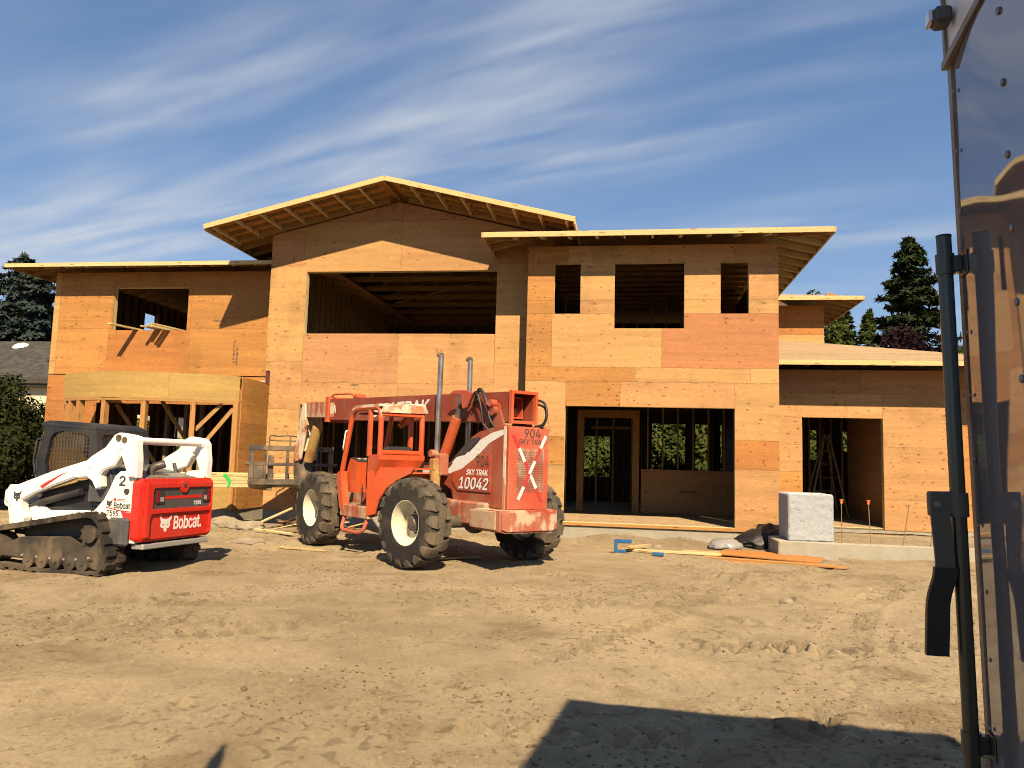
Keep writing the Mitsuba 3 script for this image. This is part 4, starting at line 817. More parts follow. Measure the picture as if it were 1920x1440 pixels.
tp('hose_guide', tube(bend([(3.55, .1, zt(3.5) + .05), (3.4, .1, zt(3.5) + .10), (2.6, .1, zt(2.6) + .10), (2.4, .1, zt(2.4) + .04)], .06), .018), 'orange_paint', boom, smooth=True)
tp('boom_end_frame', cat([boxtube(-2.945, -2.88, -.315, .185, lambda x: zb(x) - .02, lambda x: zt(x) + .02, .045)]), 'orange_paint', boom)
tp('boom_section', boxtube(3.4, 4.95, -.235, .105, lambda x: zb(x) + .055, lambda x: zt(x) - .05), 'rusty_red', boom)
tp('boom_section', boxtube(-2.7, 3.4, -.22, .09, lambda x: zb(x) + .06, lambda x: zt(x) - .06), 'orange_paint', boom)
tp('lettering', lettering('SKY TRAK', (1.55, .1505, zb(1.7) + .06), (-1, 0, 0), (0, 0, 1), .235, 2.10, slant=.15), 'white_decal', boom)
tp('lettering', lettering('A', (3.30, .1505, zb(3.3) + .14), (-1, 0, 0), (0, 0, 1), .16, .14), 'white_decal', boom)
tp('white_patch', flat(sbox(0, 0, .20, .30), (3.45, .1508, zb(3.4) + .06), (-1, 0, 0), (0, 0, 1)), 'peeled_paint', boom)
tp('boom_pivot', cat([cyl((-2.55, -.40, 2.36), (-2.55, .26, 2.36), .075, n=16), plate([(-2.85, 2.0), (-2.2, 2.0), (-2.42, 2.48), (-2.62, 2.48)], .155, .19), plate([(-2.85, 2.0), (-2.2, 2.0), (-2.42, 2.48), (-2.62, 2.48)], -.36, -.33)]), 'faded_red', smooth=30)
tp('pivot_pin', cyl((-2.55, .19, 2.47), (-2.55, .30, 2.47), .055, n=14), 'pale_red', smooth=30)
tp('lift_cylinder', cat([cyl((-1.05, .26, 1.25), (-1.62, .26, 2.28), .085, n=18)]), 'orange_paint', smooth=30)
tp('cylinder_rod', cat([cyl((-1.6, .26, 2.25), (-1.78, .26, 2.55), .05, n=14), cyl((-1.79, .12, 2.56), (-1.79, .34, 2.56), .085, n=14)]), 'greasy_steel', smooth=30)
tp('boom_bracket', plate([(-1.50, zt(-1.5) - .02), (-1.62, zt(-1.6) + .035), (-1.95, zt(-1.9) + .03), (-2.15, zt(-2.1) - .02), (-1.98, 2.42), (-1.88, 2.40), (-1.82, 2.62), (-1.70, 2.64)], .31, .345, ch=.006), 'pale_red')
hs = [[(-2.0, .22, 2.45), (-2.2, .26, 2.74), (-2.35, .25, 2.62), (-2.52, .24, 2.28), (-2.45, .2, 2.1)], [(-2.05, .24, 2.5), (-2.26, .28, 2.72), (-2.42, .26, 2.5), (-2.5, .25, 2.2), (-2.6, .2, 2.1)], [(-1.95, .25, 2.52), (-2.18, .30, 2.70), (-2.30, .28, 2.45), (-2.32, .25, 2.15), (-2.4, .2, 2.08)],
      [(-2.85, -.36, 2.55), (-3.0, -.42, 2.50), (-3.05, -.42, 2.28), (-2.95, -.40, 2.12), (-2.8, -.36, 2.1)], [(-2.85, -.38, 2.48), (-2.96, -.45, 2.44), (-3.0, -.45, 2.28), (-2.92, -.44, 2.16), (-2.8, -.38, 2.14)]]
for h_ in hs: tp('hydraulic_hose', tube(bend(h_, .12), .019, 7), 'hose_black', smooth=True)
tp('valve_can', cat([cyl((-1.28, .42, 1.05), (-1.28, .42, 1.45), .085, n=14), rbox(-1.36, -1.2, .34, .5, 1.42, 1.62, .02)]), 'mustard', smooth=30)
tp('valve_bracket', cat([rbox(-1.40, -1.18, .24, .40, 1.35, 1.70, .02), cyl((-1.2, .36, 1.7), (-1.2, .48, 1.7), .06, n=12)]), 'rusty_red')
tp('hydraulic_hose', tube(bend([(-1.3, .42, 1.1), (-1.36, .44, .92), (-1.5, .34, .8), (-1.6, .2, .9)], .1), .022, 7), 'hose_black', smooth=True)
tp('exhaust_pipe', tube(bend([(-1.12, .32, 1.62), (-1.115, .30, 1.75), (-1.14, .30, 3.31)], .08), .045, 14), 'exhaust_steel', smooth=30)
tp('exhaust_pipe', tube([(-.94, -.42, 1.6), (-.94, -.42, 3.32)], .043, 14), 'exhaust_steel', smooth=30)
for (x, y, z_) in ((-1.14, .30, 3.31), (-.94, -.42, 3.32)):
    c = cyl((x, y, z_ + .005), (x + .05, y, z_ + .03), .054, n=14); tp('rain_cap', cat([c, box(x + .03, x + .12, y - .02, y + .02, z_ + .005, z_ + .03)]), 'greasy_steel')
# boom head, carriage and forks
tp('boom_head', cat([plate([(4.86, 2.80), (5.02, 2.80), (5.12, 2.45), (5.32, 1.80), (5.42, 1.58), (5.26, 1.46), (5.02, 1.52), (4.80, 2.20), (4.70, 2.30), (4.80, 2.42)], .07, .13), plate([(4.86, 2.80), (5.02, 2.80), (5.12, 2.45), (5.32, 1.80), (5.42, 1.58), (5.26, 1.46), (5.02, 1.52), (4.80, 2.20), (4.70, 2.30), (4.80, 2.42)], -.26, -.20), rbox(5.02, 5.16, -.2, .08, 1.7, 2.5, .02)]), 'peeled_paint')
tp('tilt_cylinder', cyl((4.55, -.06, 2.25), (4.96, -.06, 1.50), .11, n=16), 'mustard', smooth=30)
tp('fork_knuckle', cat([plate([(5.22, 1.62), (5.46, 1.58), (5.42, 1.2), (5.30, .92), (5.10, .92), (5.08, 1.2)], -.20, .10)]), 'greasy_steel')
cx = 5.36
car = tp('fork_carriage', cat([rbox(cx, cx + .09, -.86, 1.14, 1.70, 1.82, .012), rbox(cx, cx + .09, -.86, 1.14, .93, 1.06, .012), rbox(cx, cx + .09, 1.04, 1.14, 1.06, 1.70, .012), rbox(cx, cx + .09, -.86, -.76, 1.06, 1.70, .012), rbox(cx + .01, cx + .07, -.76, 1.04, 1.36, 1.42, .006)]), 'greasy_steel')
for y in (.78, .26, -.45): tp('carriage_bar', rbox(cx + .015, cx + .065, y - .03, y + .03, 1.06, 1.70, .006), 'greasy_steel', car)
tp('carriage_plate', rbox(cx + .012, cx + .04, .82, 1.03, 1.06, 1.35, .005), 'greasy_steel', car)
tp('pivot_shaft', cyl((cx + .05, -.95, 1.40), (cx + .05, 1.22, 1.40), .035, n=10), 'greasy_steel', car)
tp('load_guard', tube(bend([(cx + .05, .70, 1.82), (cx + .05, .70, 2.05), (cx + .05, .50, 2.03), (cx + .05, .3, 2.06), (cx + .05, .05, 2.04), (cx + .05, -.5, 2.05), (cx + .05, -.5, 1.82)], .05), .016, 6), 'greasy_steel', car, smooth=True)
tp('load_guard', cat([rbox(cx + .035, cx + .06, -.5, .7, 1.92, 1.95, .004), rbox(cx + .035, cx + .06, .2, .23, 1.82, 2.04, .004)]), 'greasy_steel', car)
for y in (.62, -.36):
    tp('fork', cat([rbox(cx + .09, cx + .15, y - .06, y + .06, .86, 1.6, .01), rbox(cx + .09, cx + 1.25, y - .06, y + .06, .80, .86, .01)]), 'greasy_steel', car)
# cab
CB = tp('cab', cat([plate([(.60, 1.36), (.76, 1.34), (.78, 1.22), (.62, .72), (.46, .66), (.44, .74), (.58, 1.2)], 1.05, 1.17, ch=.012)]), 'orange_paint')
def post(pts, r=.045, b=.12): return tube(bend(pts, b, 6), r, 8)
yo, yi = 1.11, .34
tp('cab_post', post([(.70, yo, 1.30), (.36, yo, 2.36), (.20, yo, 2.43), (-.62, yo, 2.43), (-.68, yo, 2.3), (-.68, yo, 1.62)]), 'orange_paint', CB, smooth=40)
tp('cab_post', post([(.70, yi, 1.30), (.36, yi, 2.42), (.20, yi, 2.48), (-.62, yi, 2.48), (-.68, yi, 2.36), (-.68, yi, 1.62)]), 'orange_paint', CB, smooth=40)
tp('cab_post', rbox(-.36, -.27, yo - .03, yo + .035, 1.62, 2.40, .012), 'orange_paint', CB)
tp('cab_post', rbox(-.36, -.27, yi - .03, yi + .035, 1.62, 2.44, .012), 'orange_paint', CB)
for z_ in (2.32, 1.70): tp('cab_post', rbox(-.72, -.65, yi, yo, z_ - .035, z_ + .035, .012), 'orange_paint', CB)
tp('cab_roof', trimesh.convex.convex_hull(np.array([(x, y, z_) for x, dz in ((-.73, .02), (-.58, .065), (.20, .065), (.34, -.01)) for y, z_ in ((1.15, 2.42 + dz), (.30, 2.47 + dz))])), 'peeled_paint', CB)
tp('rear_header', trimesh.convex.convex_hull(np.array([(x, y, z_) for x in (-.745, -.70) for y, z_ in ((.32, 2.36), (1.13, 2.34), (.32, 2.49), (1.10, 2.45))])), 'peeled_paint', CB)
for i in range(4): tp('roof_bar', tube([(.10 - i * .17, yi + .05, 2.37), (.22 - i * .17, yo - .05, 2.35)], .014, 6), 'black_paint', CB)
tp('rear_panel', trimesh.convex.convex_hull(np.array([(-.73, y, 1.66) for y in (.30, 1.15)] + [(-.66, y, 1.66) for y in (.30, 1.15)] + [(-.55, y, 1.28) for y in (.42, 1.12)] + [(-.44, y, 1.28) for y in (.42, 1.12)] + [(-.73, y, 1.58) for y in (.30, 1.15)])), 'orange_paint', CB)
tp('side_wall', plate([(-.70, 1.66), (-.30, 1.66), (-.30, .74), (-.42, .66), (-.52, .70), (-.50, 1.28)], 1.06, 1.13, ch=.012), 'orange_paint', CB)
fpl = plate([(-.40, 1.36), (-.62, 1.46), (-1.28, 1.46), (-1.22, 1.37), (-.98, 1.26), (-.78, 1.12), (-.64, .92), (-.58, .70), (-.42, .66)], 1.15, 1.18, ch=.006)
v = np.array(fpl.vertices); v[:, 1] -= .42 * np.clip(-.42 - v[:, 0], 0, 1); fpl.vertices = v
tp('fender', fpl, 'orange_paint', CB)
tp('fender_top', extr(LineString([(-.62, 1.445), (-1.28, 1.445)]).buffer(.012, cap_style=2), .45, .80), 'orange_paint', CB)
tp('wheel_arch', extr(LineString([(-.60, .74), (-.66, .95), (-.80, 1.14), (-1.0, 1.28), (-1.24, 1.38)]).buffer(.012, cap_style=2), .45, .80), 'orange_paint', CB)
tp('cab_floor', cat([rbox(-.44, .62, .36, 1.14, .66, .74, .015), rbox(-.44, .60, .34, .38, .7, 1.5, .01)]), 'rusty_red', CB)
tp('sill', rbox(-.44, .60, 1.08, 1.16, .60, .80, .012), 'rusty_red', CB)
tp('dashboard', trimesh.convex.convex_hull(np.array([(x, y, z_) for y in (.40, 1.02) for x, z_ in ((.72, 1.30), (.58, 1.58), (.30, 1.52), (.34, 1.0), (.62, 1.0))])), 'orange_paint', CB)
tp('dash_panel', trimesh.convex.convex_hull(np.array([(x, y, z_) for y in (.42, 1.0) for x, z_ in ((.56, 1.585), (.31, 1.525), (.31, 1.54), (.56, 1.60))])), 'black_paint', CB)
tp('gauge', cat([cyl((.47, y, 1.575), (.47, y, 1.585), .035, n=12) for y in (.9, .78)]), 'white_decal', CB)
tp('foot_well', box(.335, .345, .48, .94, 1.06, 1.36), 'dark_decal', CB)
tp('steering_column', cyl((.42, .70, 1.45), (.16, .70, 1.62), .03, n=8), 'black_paint', CB)
sw = trimesh.creation.torus(.19, .02, major_sections=24, minor_sections=7); sw.apply_transform(trimesh.transformations.rotation_matrix(-.95, (0, 1, 0))); sw.apply_translation((.14, .70, 1.64))
tp('steering_wheel', cat([sw, tube([(.14, .52, 1.64), (.14, .88, 1.64)], .014, 6)]), 'black_paint', CB, smooth=True)
tp('seat', cat([rbox(-.55, -.05, .45, .98, 1.10, 1.22, .04), rbox(-.64, -.50, .45, .98, 1.2, 1.80, .05)]), 'black_paint', CB)
tp('seat_base', rbox(-.5, -.1, .5, .92, .74, 1.1, .02), 'black_paint', CB)
tp('lever', cat([tube([(.28, .92, .74), (.20, .94, 1.02), (.24, .94, 1.15)], .012, 6), rbox(.12, .3, .84, .99, .76, .80, .005)]), 'black_paint', CB)
tp('grab_handle', tube(bend([(.47, 1.15, 2.06), (.43, 1.20, 2.04), (.50, 1.20, 1.75), (.57, 1.16, 1.72)], .05), .014, 6), 'white_paint', CB, smooth=True)
tp('step', cat([tube(bend([(.50, 1.10, .64), (.48, 1.17, .40), (.38, 1.18, .37), (-.22, 1.18, .37), (-.34, 1.17, .42), (-.36, 1.10, .64)], .12), .034, 8)]), 'pale_red', CB, smooth=True)
tp('work_light', cat([cyl((-.10, yi - .02, 2.28), (-.10, yi + .10, 2.16), .055, n=12), rbox(-.14, -.06, yi - .06, yi, 2.18, 2.42, .01)]), 'orange_paint', CB)
tp('frame_panel', plate([(-.45, 1.22), (-1.2, 1.22), (-1.05, .92), (.6, .75), (.6, 1.2), (.3, 1.5)], .22, .26), 'faded_red')
# ------------------------------------------------------------------ bundle of studs on the forks
bw = []
for lay in range(4):
    for i in range(5):
        x0 = cx + .20 + i * .145; z0 = .865 + lay * .078; dy = rng.uniform(-.04, .04)
        m = rbox(x0, x0 + .138, -1.5 + dy, 2.75 + dy, z0, z0 + .074, .006); m = TF(m)
        if lay == 0 and i == 0:
            lum = root('lumber_bundle', 'bundle of pale new studs with a green paint mark, lying across the forks', 'lumber')
        part(lum, 'board', m, 'lumber', uv=wuv(m, TF.M[:3, 1], 0))
part(lum, 'paint_mark', TF(cat([flat(Polygon([(0, 0), (.03, .09), (-.02, .17), (-.11, .26), (-.05, .31), (.04, .22), (.09, .15), (.07, .02)]), (cx + .194, 1.55, .87), (0, -1, 0), (0, 0, 1), .002)])), 'green_mark', label='smear of bright green paint')

# ------------------------------------------------------------------ box trailer (right)
a9, tl = math.radians(7.0), math.radians(1.35)
N0 = np.array([math.cos(a9), -math.sin(a9), 0]); RM = np.eye(4)
RM[:3, 0] = math.cos(tl) * N0 + np.array([0, 0, math.sin(tl)]); RM[:3, 1] = [math.sin(a9), math.cos(a9), 0]; RM[:3, 2] = np.array([0, 0, math.cos(tl)]) - math.sin(tl) * N0
RM[:3, 3] = [.807, 2.09, 2.7]
def RF(m): m = m.copy(); m.apply_transform(RM); return m       # local: x into the trailer, y along it away from the camera, z up from the top moulding
trailer = root('box_trailer', 'tall box trailer at the right edge, its polished metal side mirroring the house', 'trailer')
def rp_(name, m, bsdf, parent=None, smooth=False, **k): return part(parent or trailer, name, RF(m), bsdf, smooth, **k)
ya, zw = np.linspace(-1.6, -.045, 150), np.linspace(-1.9, -.012, 170)
YA, ZW = np.meshgrid(ya, zw)
s0 = np.clip((YA + .47) / .40, 0, 1.3)
d = .0100 * (1 - s0 ** 2) 
d = d + .0009 * (meshkit.fbm(np.stack([YA * 4.2, ZW * 2.6, 0 * YA + 4], -1), 2, 31) - .5) * 2 + .0010 * np.sin(YA * 18 + 1.0 * np.sin(ZW * 3)) * np.sin(ZW * 4.2 + 1)
d = d + .0012 * (meshkit.fbm(np.stack([YA * .8, ZW * 5.0, 0 * YA + 8], -1), 2, 33) - .5) * 2
nn0, nn1 = YA.shape; gi = (np.arange(nn0 - 1)[:, None] * nn1 + np.arange(nn1 - 1)[None]).ravel()
gf2 = np.vstack([np.stack([gi, gi + 1, gi + nn1 + 1], 1), np.stack([gi, gi + nn1 + 1, gi + nn1], 1)])
rp_('side_panel', trimesh.Trimesh(np.stack([-d - .001, YA, ZW], -1).reshape(-1, 3), gf2, process=False), 'mirror_skin', smooth=True)
rp_('side_panel', box(-.006, .004, -8.0, -1.602, -1.9, -.012), 'mirror_skin')
rp_('box_body', cat([box(.012, 2.45, -8.0, -.02, -1.85, .33)]), 'trailer_side')
rp_('edge_trim', cat([box(-.004, .010, -.046, -.018, -1.9, .0)]), 'trailer_trim')
rp_('top_moulding', plate([(-.017, -.008), (-.017, .012), (-.008, .02), (.010, .02), (.010, -.008)], -8.0, -.012, 'xz', .003), 'trailer_trim')
rp_('upper_rail', box(-.002, .0115, -8.0, -.018, .0205, .33), 'trailer_side')
rp_('corner_trim', box(-.010, .012, -.030, -.012, .0205, .33), 'trailer_trim')
rp_('floor_frame', box(.05, 2.4, -7.9, -.1, -2.1, -1.86), 'black_paint')
for w in (-.09, -.246, -.40, -.553, -.706, -.86, -1.015, -1.17, -1.325, -1.48, -1.635): 
    sph = trimesh.creation.icosphere(2, .0085); sph.apply_scale((.5, 1, 1))
    for y in (-.43, -.068): q = sph.copy(); q.apply_scale(.62 if y > -.2 else 1.0); q.apply_translation((-.0125 if y < -.2 else -.006, y, w)); rp_('rivet', q, 'rivet', smooth=True)
rp_('marker_light', cat([rbox(-.05, -.008, -.115, -.06, .075, .12, .008)]), 'grey_plastic')
rp_('marker_lens', cat([rbox(-.062, -.051, -.11, -.065, .08, .115, .004)]), 'lamp_lens')
rod = rp_('lock_rod', cyl((-.042, -.05, -2.0), (-.042, -.05, -.46), .0172, n=56), 'lock_steel', smooth=30)
rp_('rod_cap', cyl((-.042, -.05, -.46), (-.042, -.05, -.456), .018, n=24), 'grip_black', rod)
for w0, w1 in ((-.557, -.505), (-1.70, -1.65)):
    rp_('rod_bracket', cat([cyl((-.042, -.05, w0), (-.042, -.05, w1), .0215, n=56), rbox(-.030, -.006, -.066, -.034, w0 + .004, w1 - .006, .003), rbox(-.0065, -.004, -.10, -.03, w0 - .004, w1 + .002, .001)]), 'lock_steel', rod, smooth=30)
rp_('handle_hub', cat([rbox(-.108, -.050, -.064, -.034, -1.152, -1.092, .004), cyl((-.042, -.05, -1.152), (-.042, -.05, -1.095), .0225, n=20)]), 'lock_plate', rod)
rp_('hub_bolt', cyl((-.092, -.070, -1.122), (-.092, -.063, -1.122), .009, n=6), 'rivet', rod)
def ribbon(pts, wx, ty):
    P = [np.array(p, float) for p in pts]; v = []; f = []
    for x, y, z_ in P: v += [(x - wx, y - ty, z_), (x + wx, y - ty, z_), (x + wx, y + ty, z_), (x - wx, y + ty, z_)]
    for i in range(len(P) - 1):
        for k in range(4): a, b = i * 4 + k, i * 4 + (k + 1) % 4; f += [(a, b, b + 4), (a, b + 4, a + 4)]
    n = len(v); f += [(0, 2, 1), (0, 3, 2), (n - 4, n - 3, n - 2), (n - 4, n - 2, n - 1)]
    return trimesh.Trimesh(np.array(v), np.array(f), process=False)
hb = bend([(-.086, -.062, -1.14), (-.080, -.062, -1.255), (-.081, -.062, -1.29), (-.100, -.062, -1.345), (-.108, -.062, -1.478)], .05, 7)
cut = 7
rp_('handle', ribbon(hb[:cut + 1], .021, .006), 'lock_plate', rod)
rp_('handle_grip', ribbon(hb[cut:], .0245, .011), 'grip_black', rod)

# ------------------------------------------------------------------ concrete, rebar and scraps in front of the right wing
thing('low_wall', cat([rbox(3.86, 8.8, 15.85, 16.03, -.3, .262, .012)]), 'concrete', 'low poured concrete footing wall with rebar standing on it', 'wall')
ped = root('concrete_pedestal', 'rough pale concrete block standing on a grey footing beside the low wall', 'concrete block')
m = rbox(2.985, 3.815, 15.62, 16.6, .30, 1.19, .025); m = m.subdivide_to_size(.05); m.vertices += (meshkit.noise(np.array(m.vertices) * 14, 3)[:, None] - .5) * .012
part(ped, 'block', m, 'rough_block'); part(ped, 'footing', rbox(2.78, 3.855, 15.50, 16.8, -.3, .298, .02), 'concrete')
for i, (x0, x1, y, z1, zb_, cap, lab) in enumerate(((4.03, 4.03, 15.93, 1.07, .25, 1, 'straight rebar with an orange cap, nearest the pedestal'), (4.555, 4.52, 15.93, 1.07, .25, 1, 'rebar with an orange cap, second from the pedestal'), (5.126, 5.255, 15.93, 1.03, .25, 0, 'bare leaning rebar on the low wall, third from the pedestal'),
                                         (5.62, 5.70, 15.93, 1.02, .25, 0, 'bare rebar half hidden by the trailer handle'), (6.33, 6.335, 16.8, .74, .15, 0, 'short bare rebar behind the low wall, next to the lock rod'))):
    rk = root('rebar', lab, 'rebar', 'rebar standing along the low wall'); part(rk, 'bar', cyl((x0, y, zb_), (x1, y, z1), .0085, n=7), 'rebar_steel')
    if cap: part(rk, 'cap', cat([cyl((x1, y, z1 - .05), (x1, y, z1 + .012), .022, n=12), cyl((x1, y, z1 + .012), (x1, y, z1 + .03), .036, n=14)]), 'orange_cap')
    else: part(rk, 'tip', cyl((x1, y, z1 - .02), (x1, y, z1 + .012), .017, n=8), 'rebar_steel')
def lying(x, y, ang, L, w, t, tone, z=None, tilt=0.0, name='board', ends=None):
    c, s_ = math.cos(ang), math.sin(ang); z = gz(x, y) + t / 2 + .012 if z is None else z
    p = np.array([x - c * L / 2, y - s_ * L / 2, z - tilt * L / 2]); q = np.array([x + c * L / 2, y + s_ * L / 2, z + tilt * L / 2])
    m = beam(p, q, w, t); return m, wuv(m, q - p, tone)
g0 = gz(2.4, 14.8)
for i, (P4, z0, th, tone, lab) in enumerate((([(1.62, 15.02), (3.28, 14.42), (3.55, 15.30), (3.02, 15.75), (1.85, 15.95)], g0 + .07, .018, 7, 'reddish plywood offcut lying on top of the scrap pile in front of the pedestal'),
                                           ([(1.22, 14.85), (3.40, 14.02), (3.52, 14.22), (1.35, 15.02)], g0 + .035, .03, 5, 'long orange plank under the plywood offcuts'), ([(1.50, 14.45), (3.62, 14.12), (3.74, 14.30), (1.6, 14.66)], g0 + .012, .022, 5, 'thin tan plank lying nearest the camera in front of the pedestal'))):
    m = extr(Polygon(P4), z0, z0 + th, 'xy'); m.vertices[:, 2] += (m.vertices[:, 0] - 2.4) * (.012 if i else -.01)
    thing('scrap_plank', m, 'plywood' if i == 0 else 'lumber', lab, 'plank', uv=wuv(m, (1, -.3, 0), tone))
m = extr(LineString([(0, 0), (.42, .9)]).buffer(.006), 0, .003, 'xy')
# pale stud, cross piece and blue square near the sill
for x, y, ang, L, w, t, tone, lab in ((.80, 15.0, -.06, 1.75, .09, .04, 0, 'pale stud lying flat beside the blue square'), (.12, 15.1, 1.0, .9, .12, .03, 4, 'short wide offcut crossing the pale stud'), (.28, 14.95, -.75, .95, .09, .03, 4, 'offcut lying across under the pale stud'), (-.05, 15.3, 1.4, .55, .07, .03, 0, 'small pale stick behind the blue square'), (1.6, 15.55, -.1, 1.2, .14, .02, 4, 'thin pale board lying behind the reddish plywood'), (-2.9, 12.75, .62, 1.1, .10, .02, 4, 'flat tan lath on the ground under the telehandler'), (-5.6, 13.05, -.25, 1.0, .09, .02, 4, 'flat tan board half buried between the handler wheels')):
    m, uv = lying(x, y, ang, L, w, t, tone, z=(gz(x, y) + .10 if 'crossing' in lab else None)); thing('scrap_board', m, 'lumber', lab, 'board', uv=uv)
zq = gz(-.2, 14.75) + .02
thing('framing_square', cat([rbox(-.27, -.21, 14.6, 14.64, zq, zq + .24, .008), rbox(-.27, -.05, 14.6, 14.64, zq, zq + .06, .008), rbox(-.27, .05, 14.66, 14.70, zq + .17, zq + .24, .008)]), 'blue_tool', 'blue L-shaped tool standing at the end of the pale stud', 'tool')
thing('blue_end', rbox(.42, .62, 14.48, 14.54, zq - .01, zq + .05, .006), 'blue_tool', 'blue-grey end block of the offcut in front of the pale stud', 'block')
# black plastic sheet and clear film by the pedestal
sh = trimesh.creation.icosphere(4, 1.0); v = np.array(sh.vertices); v *= (0.55, .40, .46); v[:, 2] = np.maximum(v[:, 2], -.05); v += (meshkit.fbm(v * 5, 3, 17)[:, None] - .5) * .16; v[:, 2] *= np.clip(.35 + .75 * (v[:, 0] + .55) / 1.0, .2, 1.1); sh.vertices = v + [2.62, 16.95, .08]
thing('plastic_sheet', sh, 'black_sheet', 'crumpled black plastic sheet heaped against the concrete pedestal', 'plastic sheet', smooth=True)
sh = trimesh.creation.icosphere(3, 1.0); v = np.array(sh.vertices) * (.34, .24, .17); v[:, 2] = np.maximum(v[:, 2], -.03); v += (meshkit.fbm(v * 9, 3, 19)[:, None] - .5) * .10; sh.vertices = v + [1.92, 16.45, .06]
mat('film', base_color=(.20, .20, .195), roughness=.15, spec_trans=.0, clearcoat=1.0)
thing('plastic_film', sh, 'film', 'crumpled clear plastic film lying left of the black sheet', 'plastic sheet', smooth=True)
# rocks and gravel heaps at the left
def rock(x, y, sx, sy, sz, seed, lab, name='rock', matn='clod', flat_=.0):
    sh = trimesh.creation.icosphere(4, 1.0); v = np.array(sh.vertices); v = v * (1 + .55 * (meshkit.fbm(v * 1.7 + seed, 4, seed)[:, None] - .5)); v += (meshkit.fbm(v * 6 + seed, 3, seed + 2)[:, None] - .5) * .12
    v *= (sx, sy, sz); v[:, 2] = np.maximum(v[:, 2], -.6 * sz); sh.vertices = v + [x, y, gz(x, y) + sz * .25]
    thing(name, sh, matn, lab, 'rock' if name == 'rock' else 'clod', smooth=50)
rock(-7.02, 13.85, .34, .17, .085, 3, 'flat grey slab of broken concrete lying between loader and telehandler')
rock(-9.05, 16.6, .38, .30, .20, 5, 'larger grey dirt heap behind the loader tail', 'clod'); rock(-8.25, 16.35, .34, .25, .15, 8, 'small grey dirt heap beside the scrap wood', 'clod'); rock(-8.65, 16.45, .26, .2, .13, 12, 'lowest grey dirt heap between two larger ones', 'clod')
rock(1.95, 10.35, .085, .07, .06, 21, 'pale round stone in the middle of the dirt'); rock(.55, 15.9, .09, .07, .06, 23, 'pale stone by the foundation in front of the wide doorway')
gx, gy = nrg.uniform(-9, 6.8, 16000), 4.0 + 13 * nrg.random(16000) ** 1.4
gk = (nrg.random(16000) < .05) | (meshkit.fbm(np.stack([gx * .9, gy * .9, 0 * gx + 2], -1), 3, 61) > .58)
gx, gy = gx[gk], gy[gk]; gh = height(gx, gy); pv = []; ico = trimesh.creation.icosphere(0, 1.0)
for x, y, z_ in zip(gx, gy, gh):
    r = rng.uniform(.005, .013) * (1 if rng.random() < .96 else 1.9)
    v = ico.vertices * (1 + .7 * (nrg.random((12, 1)) - .5)) * (1.2 * r, .9 * r, .75 * r) + [x, y, z_ + r * .25]; pv.append(v)
pv = (np.vstack(pv), np.vstack([ico.faces + 12 * i for i in range(len(gx))]))
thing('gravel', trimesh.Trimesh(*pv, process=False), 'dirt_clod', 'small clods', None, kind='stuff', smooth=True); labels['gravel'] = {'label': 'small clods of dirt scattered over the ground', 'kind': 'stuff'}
# splintered scrap heap
for i in range(34):
    x, y = -7.75 + 1.5 * rng.random(), 16.05 + 1.5 * rng.random(); ang = rng.choice([rng.uniform(-.5, .5), rng.uniform(2.2, 3.4), rng.uniform(.3, 1.2)]); L = rng.uniform(.5, 1.35)
    tone = rng.choice([0, 2, 3, 3, 3, 2, 4]); zc = gz(x, y) + rng.uniform(.04, .36) * max(.2, 1 - abs(x + 7.1) / .9); tilt = rng.uniform(-.28, .28)
    m, uv = lying(x, y, ang, L, rng.choice([.05, .09, .14]), rng.uniform(.012, .035), tone, z=zc, tilt=tilt)
    if i == 0: heap = root('scrap_wood', 'heap of splintered dark and pale scrap wood behind the front wheel of the telehandler', 'scrap wood')
    part(heap, 'stick', m, 'lumber', uv=uv)
for x, y, ang, L, w, tone, lab in ((-7.35, 15.55, -.5, 1.25, .10, 0, 'long pale lath lying in front of the scrap heap'), (-8.05, 16.9, 1.05, 1.1, .07, 0, 'pale stick leaning up at the left of the scrap heap')):
    m, uv = lying(x, y, ang, L, w, .03, tone, z=gz(x, y) + (.04 if L > 1.2 else .25), tilt=0 if L > 1.2 else .35); thing('scrap_board', m, 'lumber', lab, 'board', uv=uv)
# stepladder inside the right doorway
lad = root('stepladder', 'tall wooden stepladder standing inside the right-hand doorway', 'ladder')
for p, q in (((4.77, 22.2, .35), (5.29, 22.5, 2.64)), ((5.81, 22.2, .35), (5.38, 22.5, 2.64)), ((4.83, 23.3, .35), (5.29, 22.7, 2.6)), ((5.79, 23.3, .35), (5.38, 22.7, 2.6))):
    m = beam(p, q, .035, .085, up=(0, 1, 0)); part(lad, 'rail', m, 'lumber', uv=wuv(m, (0, 0, 1), 2))
for k in range(1, 6):
    t = k / 6.3; m = rbox(4.77 + .52 * t, 5.81 - .43 * t, 22.17 + .3 * t, 22.26 + .3 * t, .34 + 2.3 * t, .37 + 2.3 * t, .004); part(lad, 'rung', m, 'lumber', uv=wuv(m, (1, 0, 0), 3))

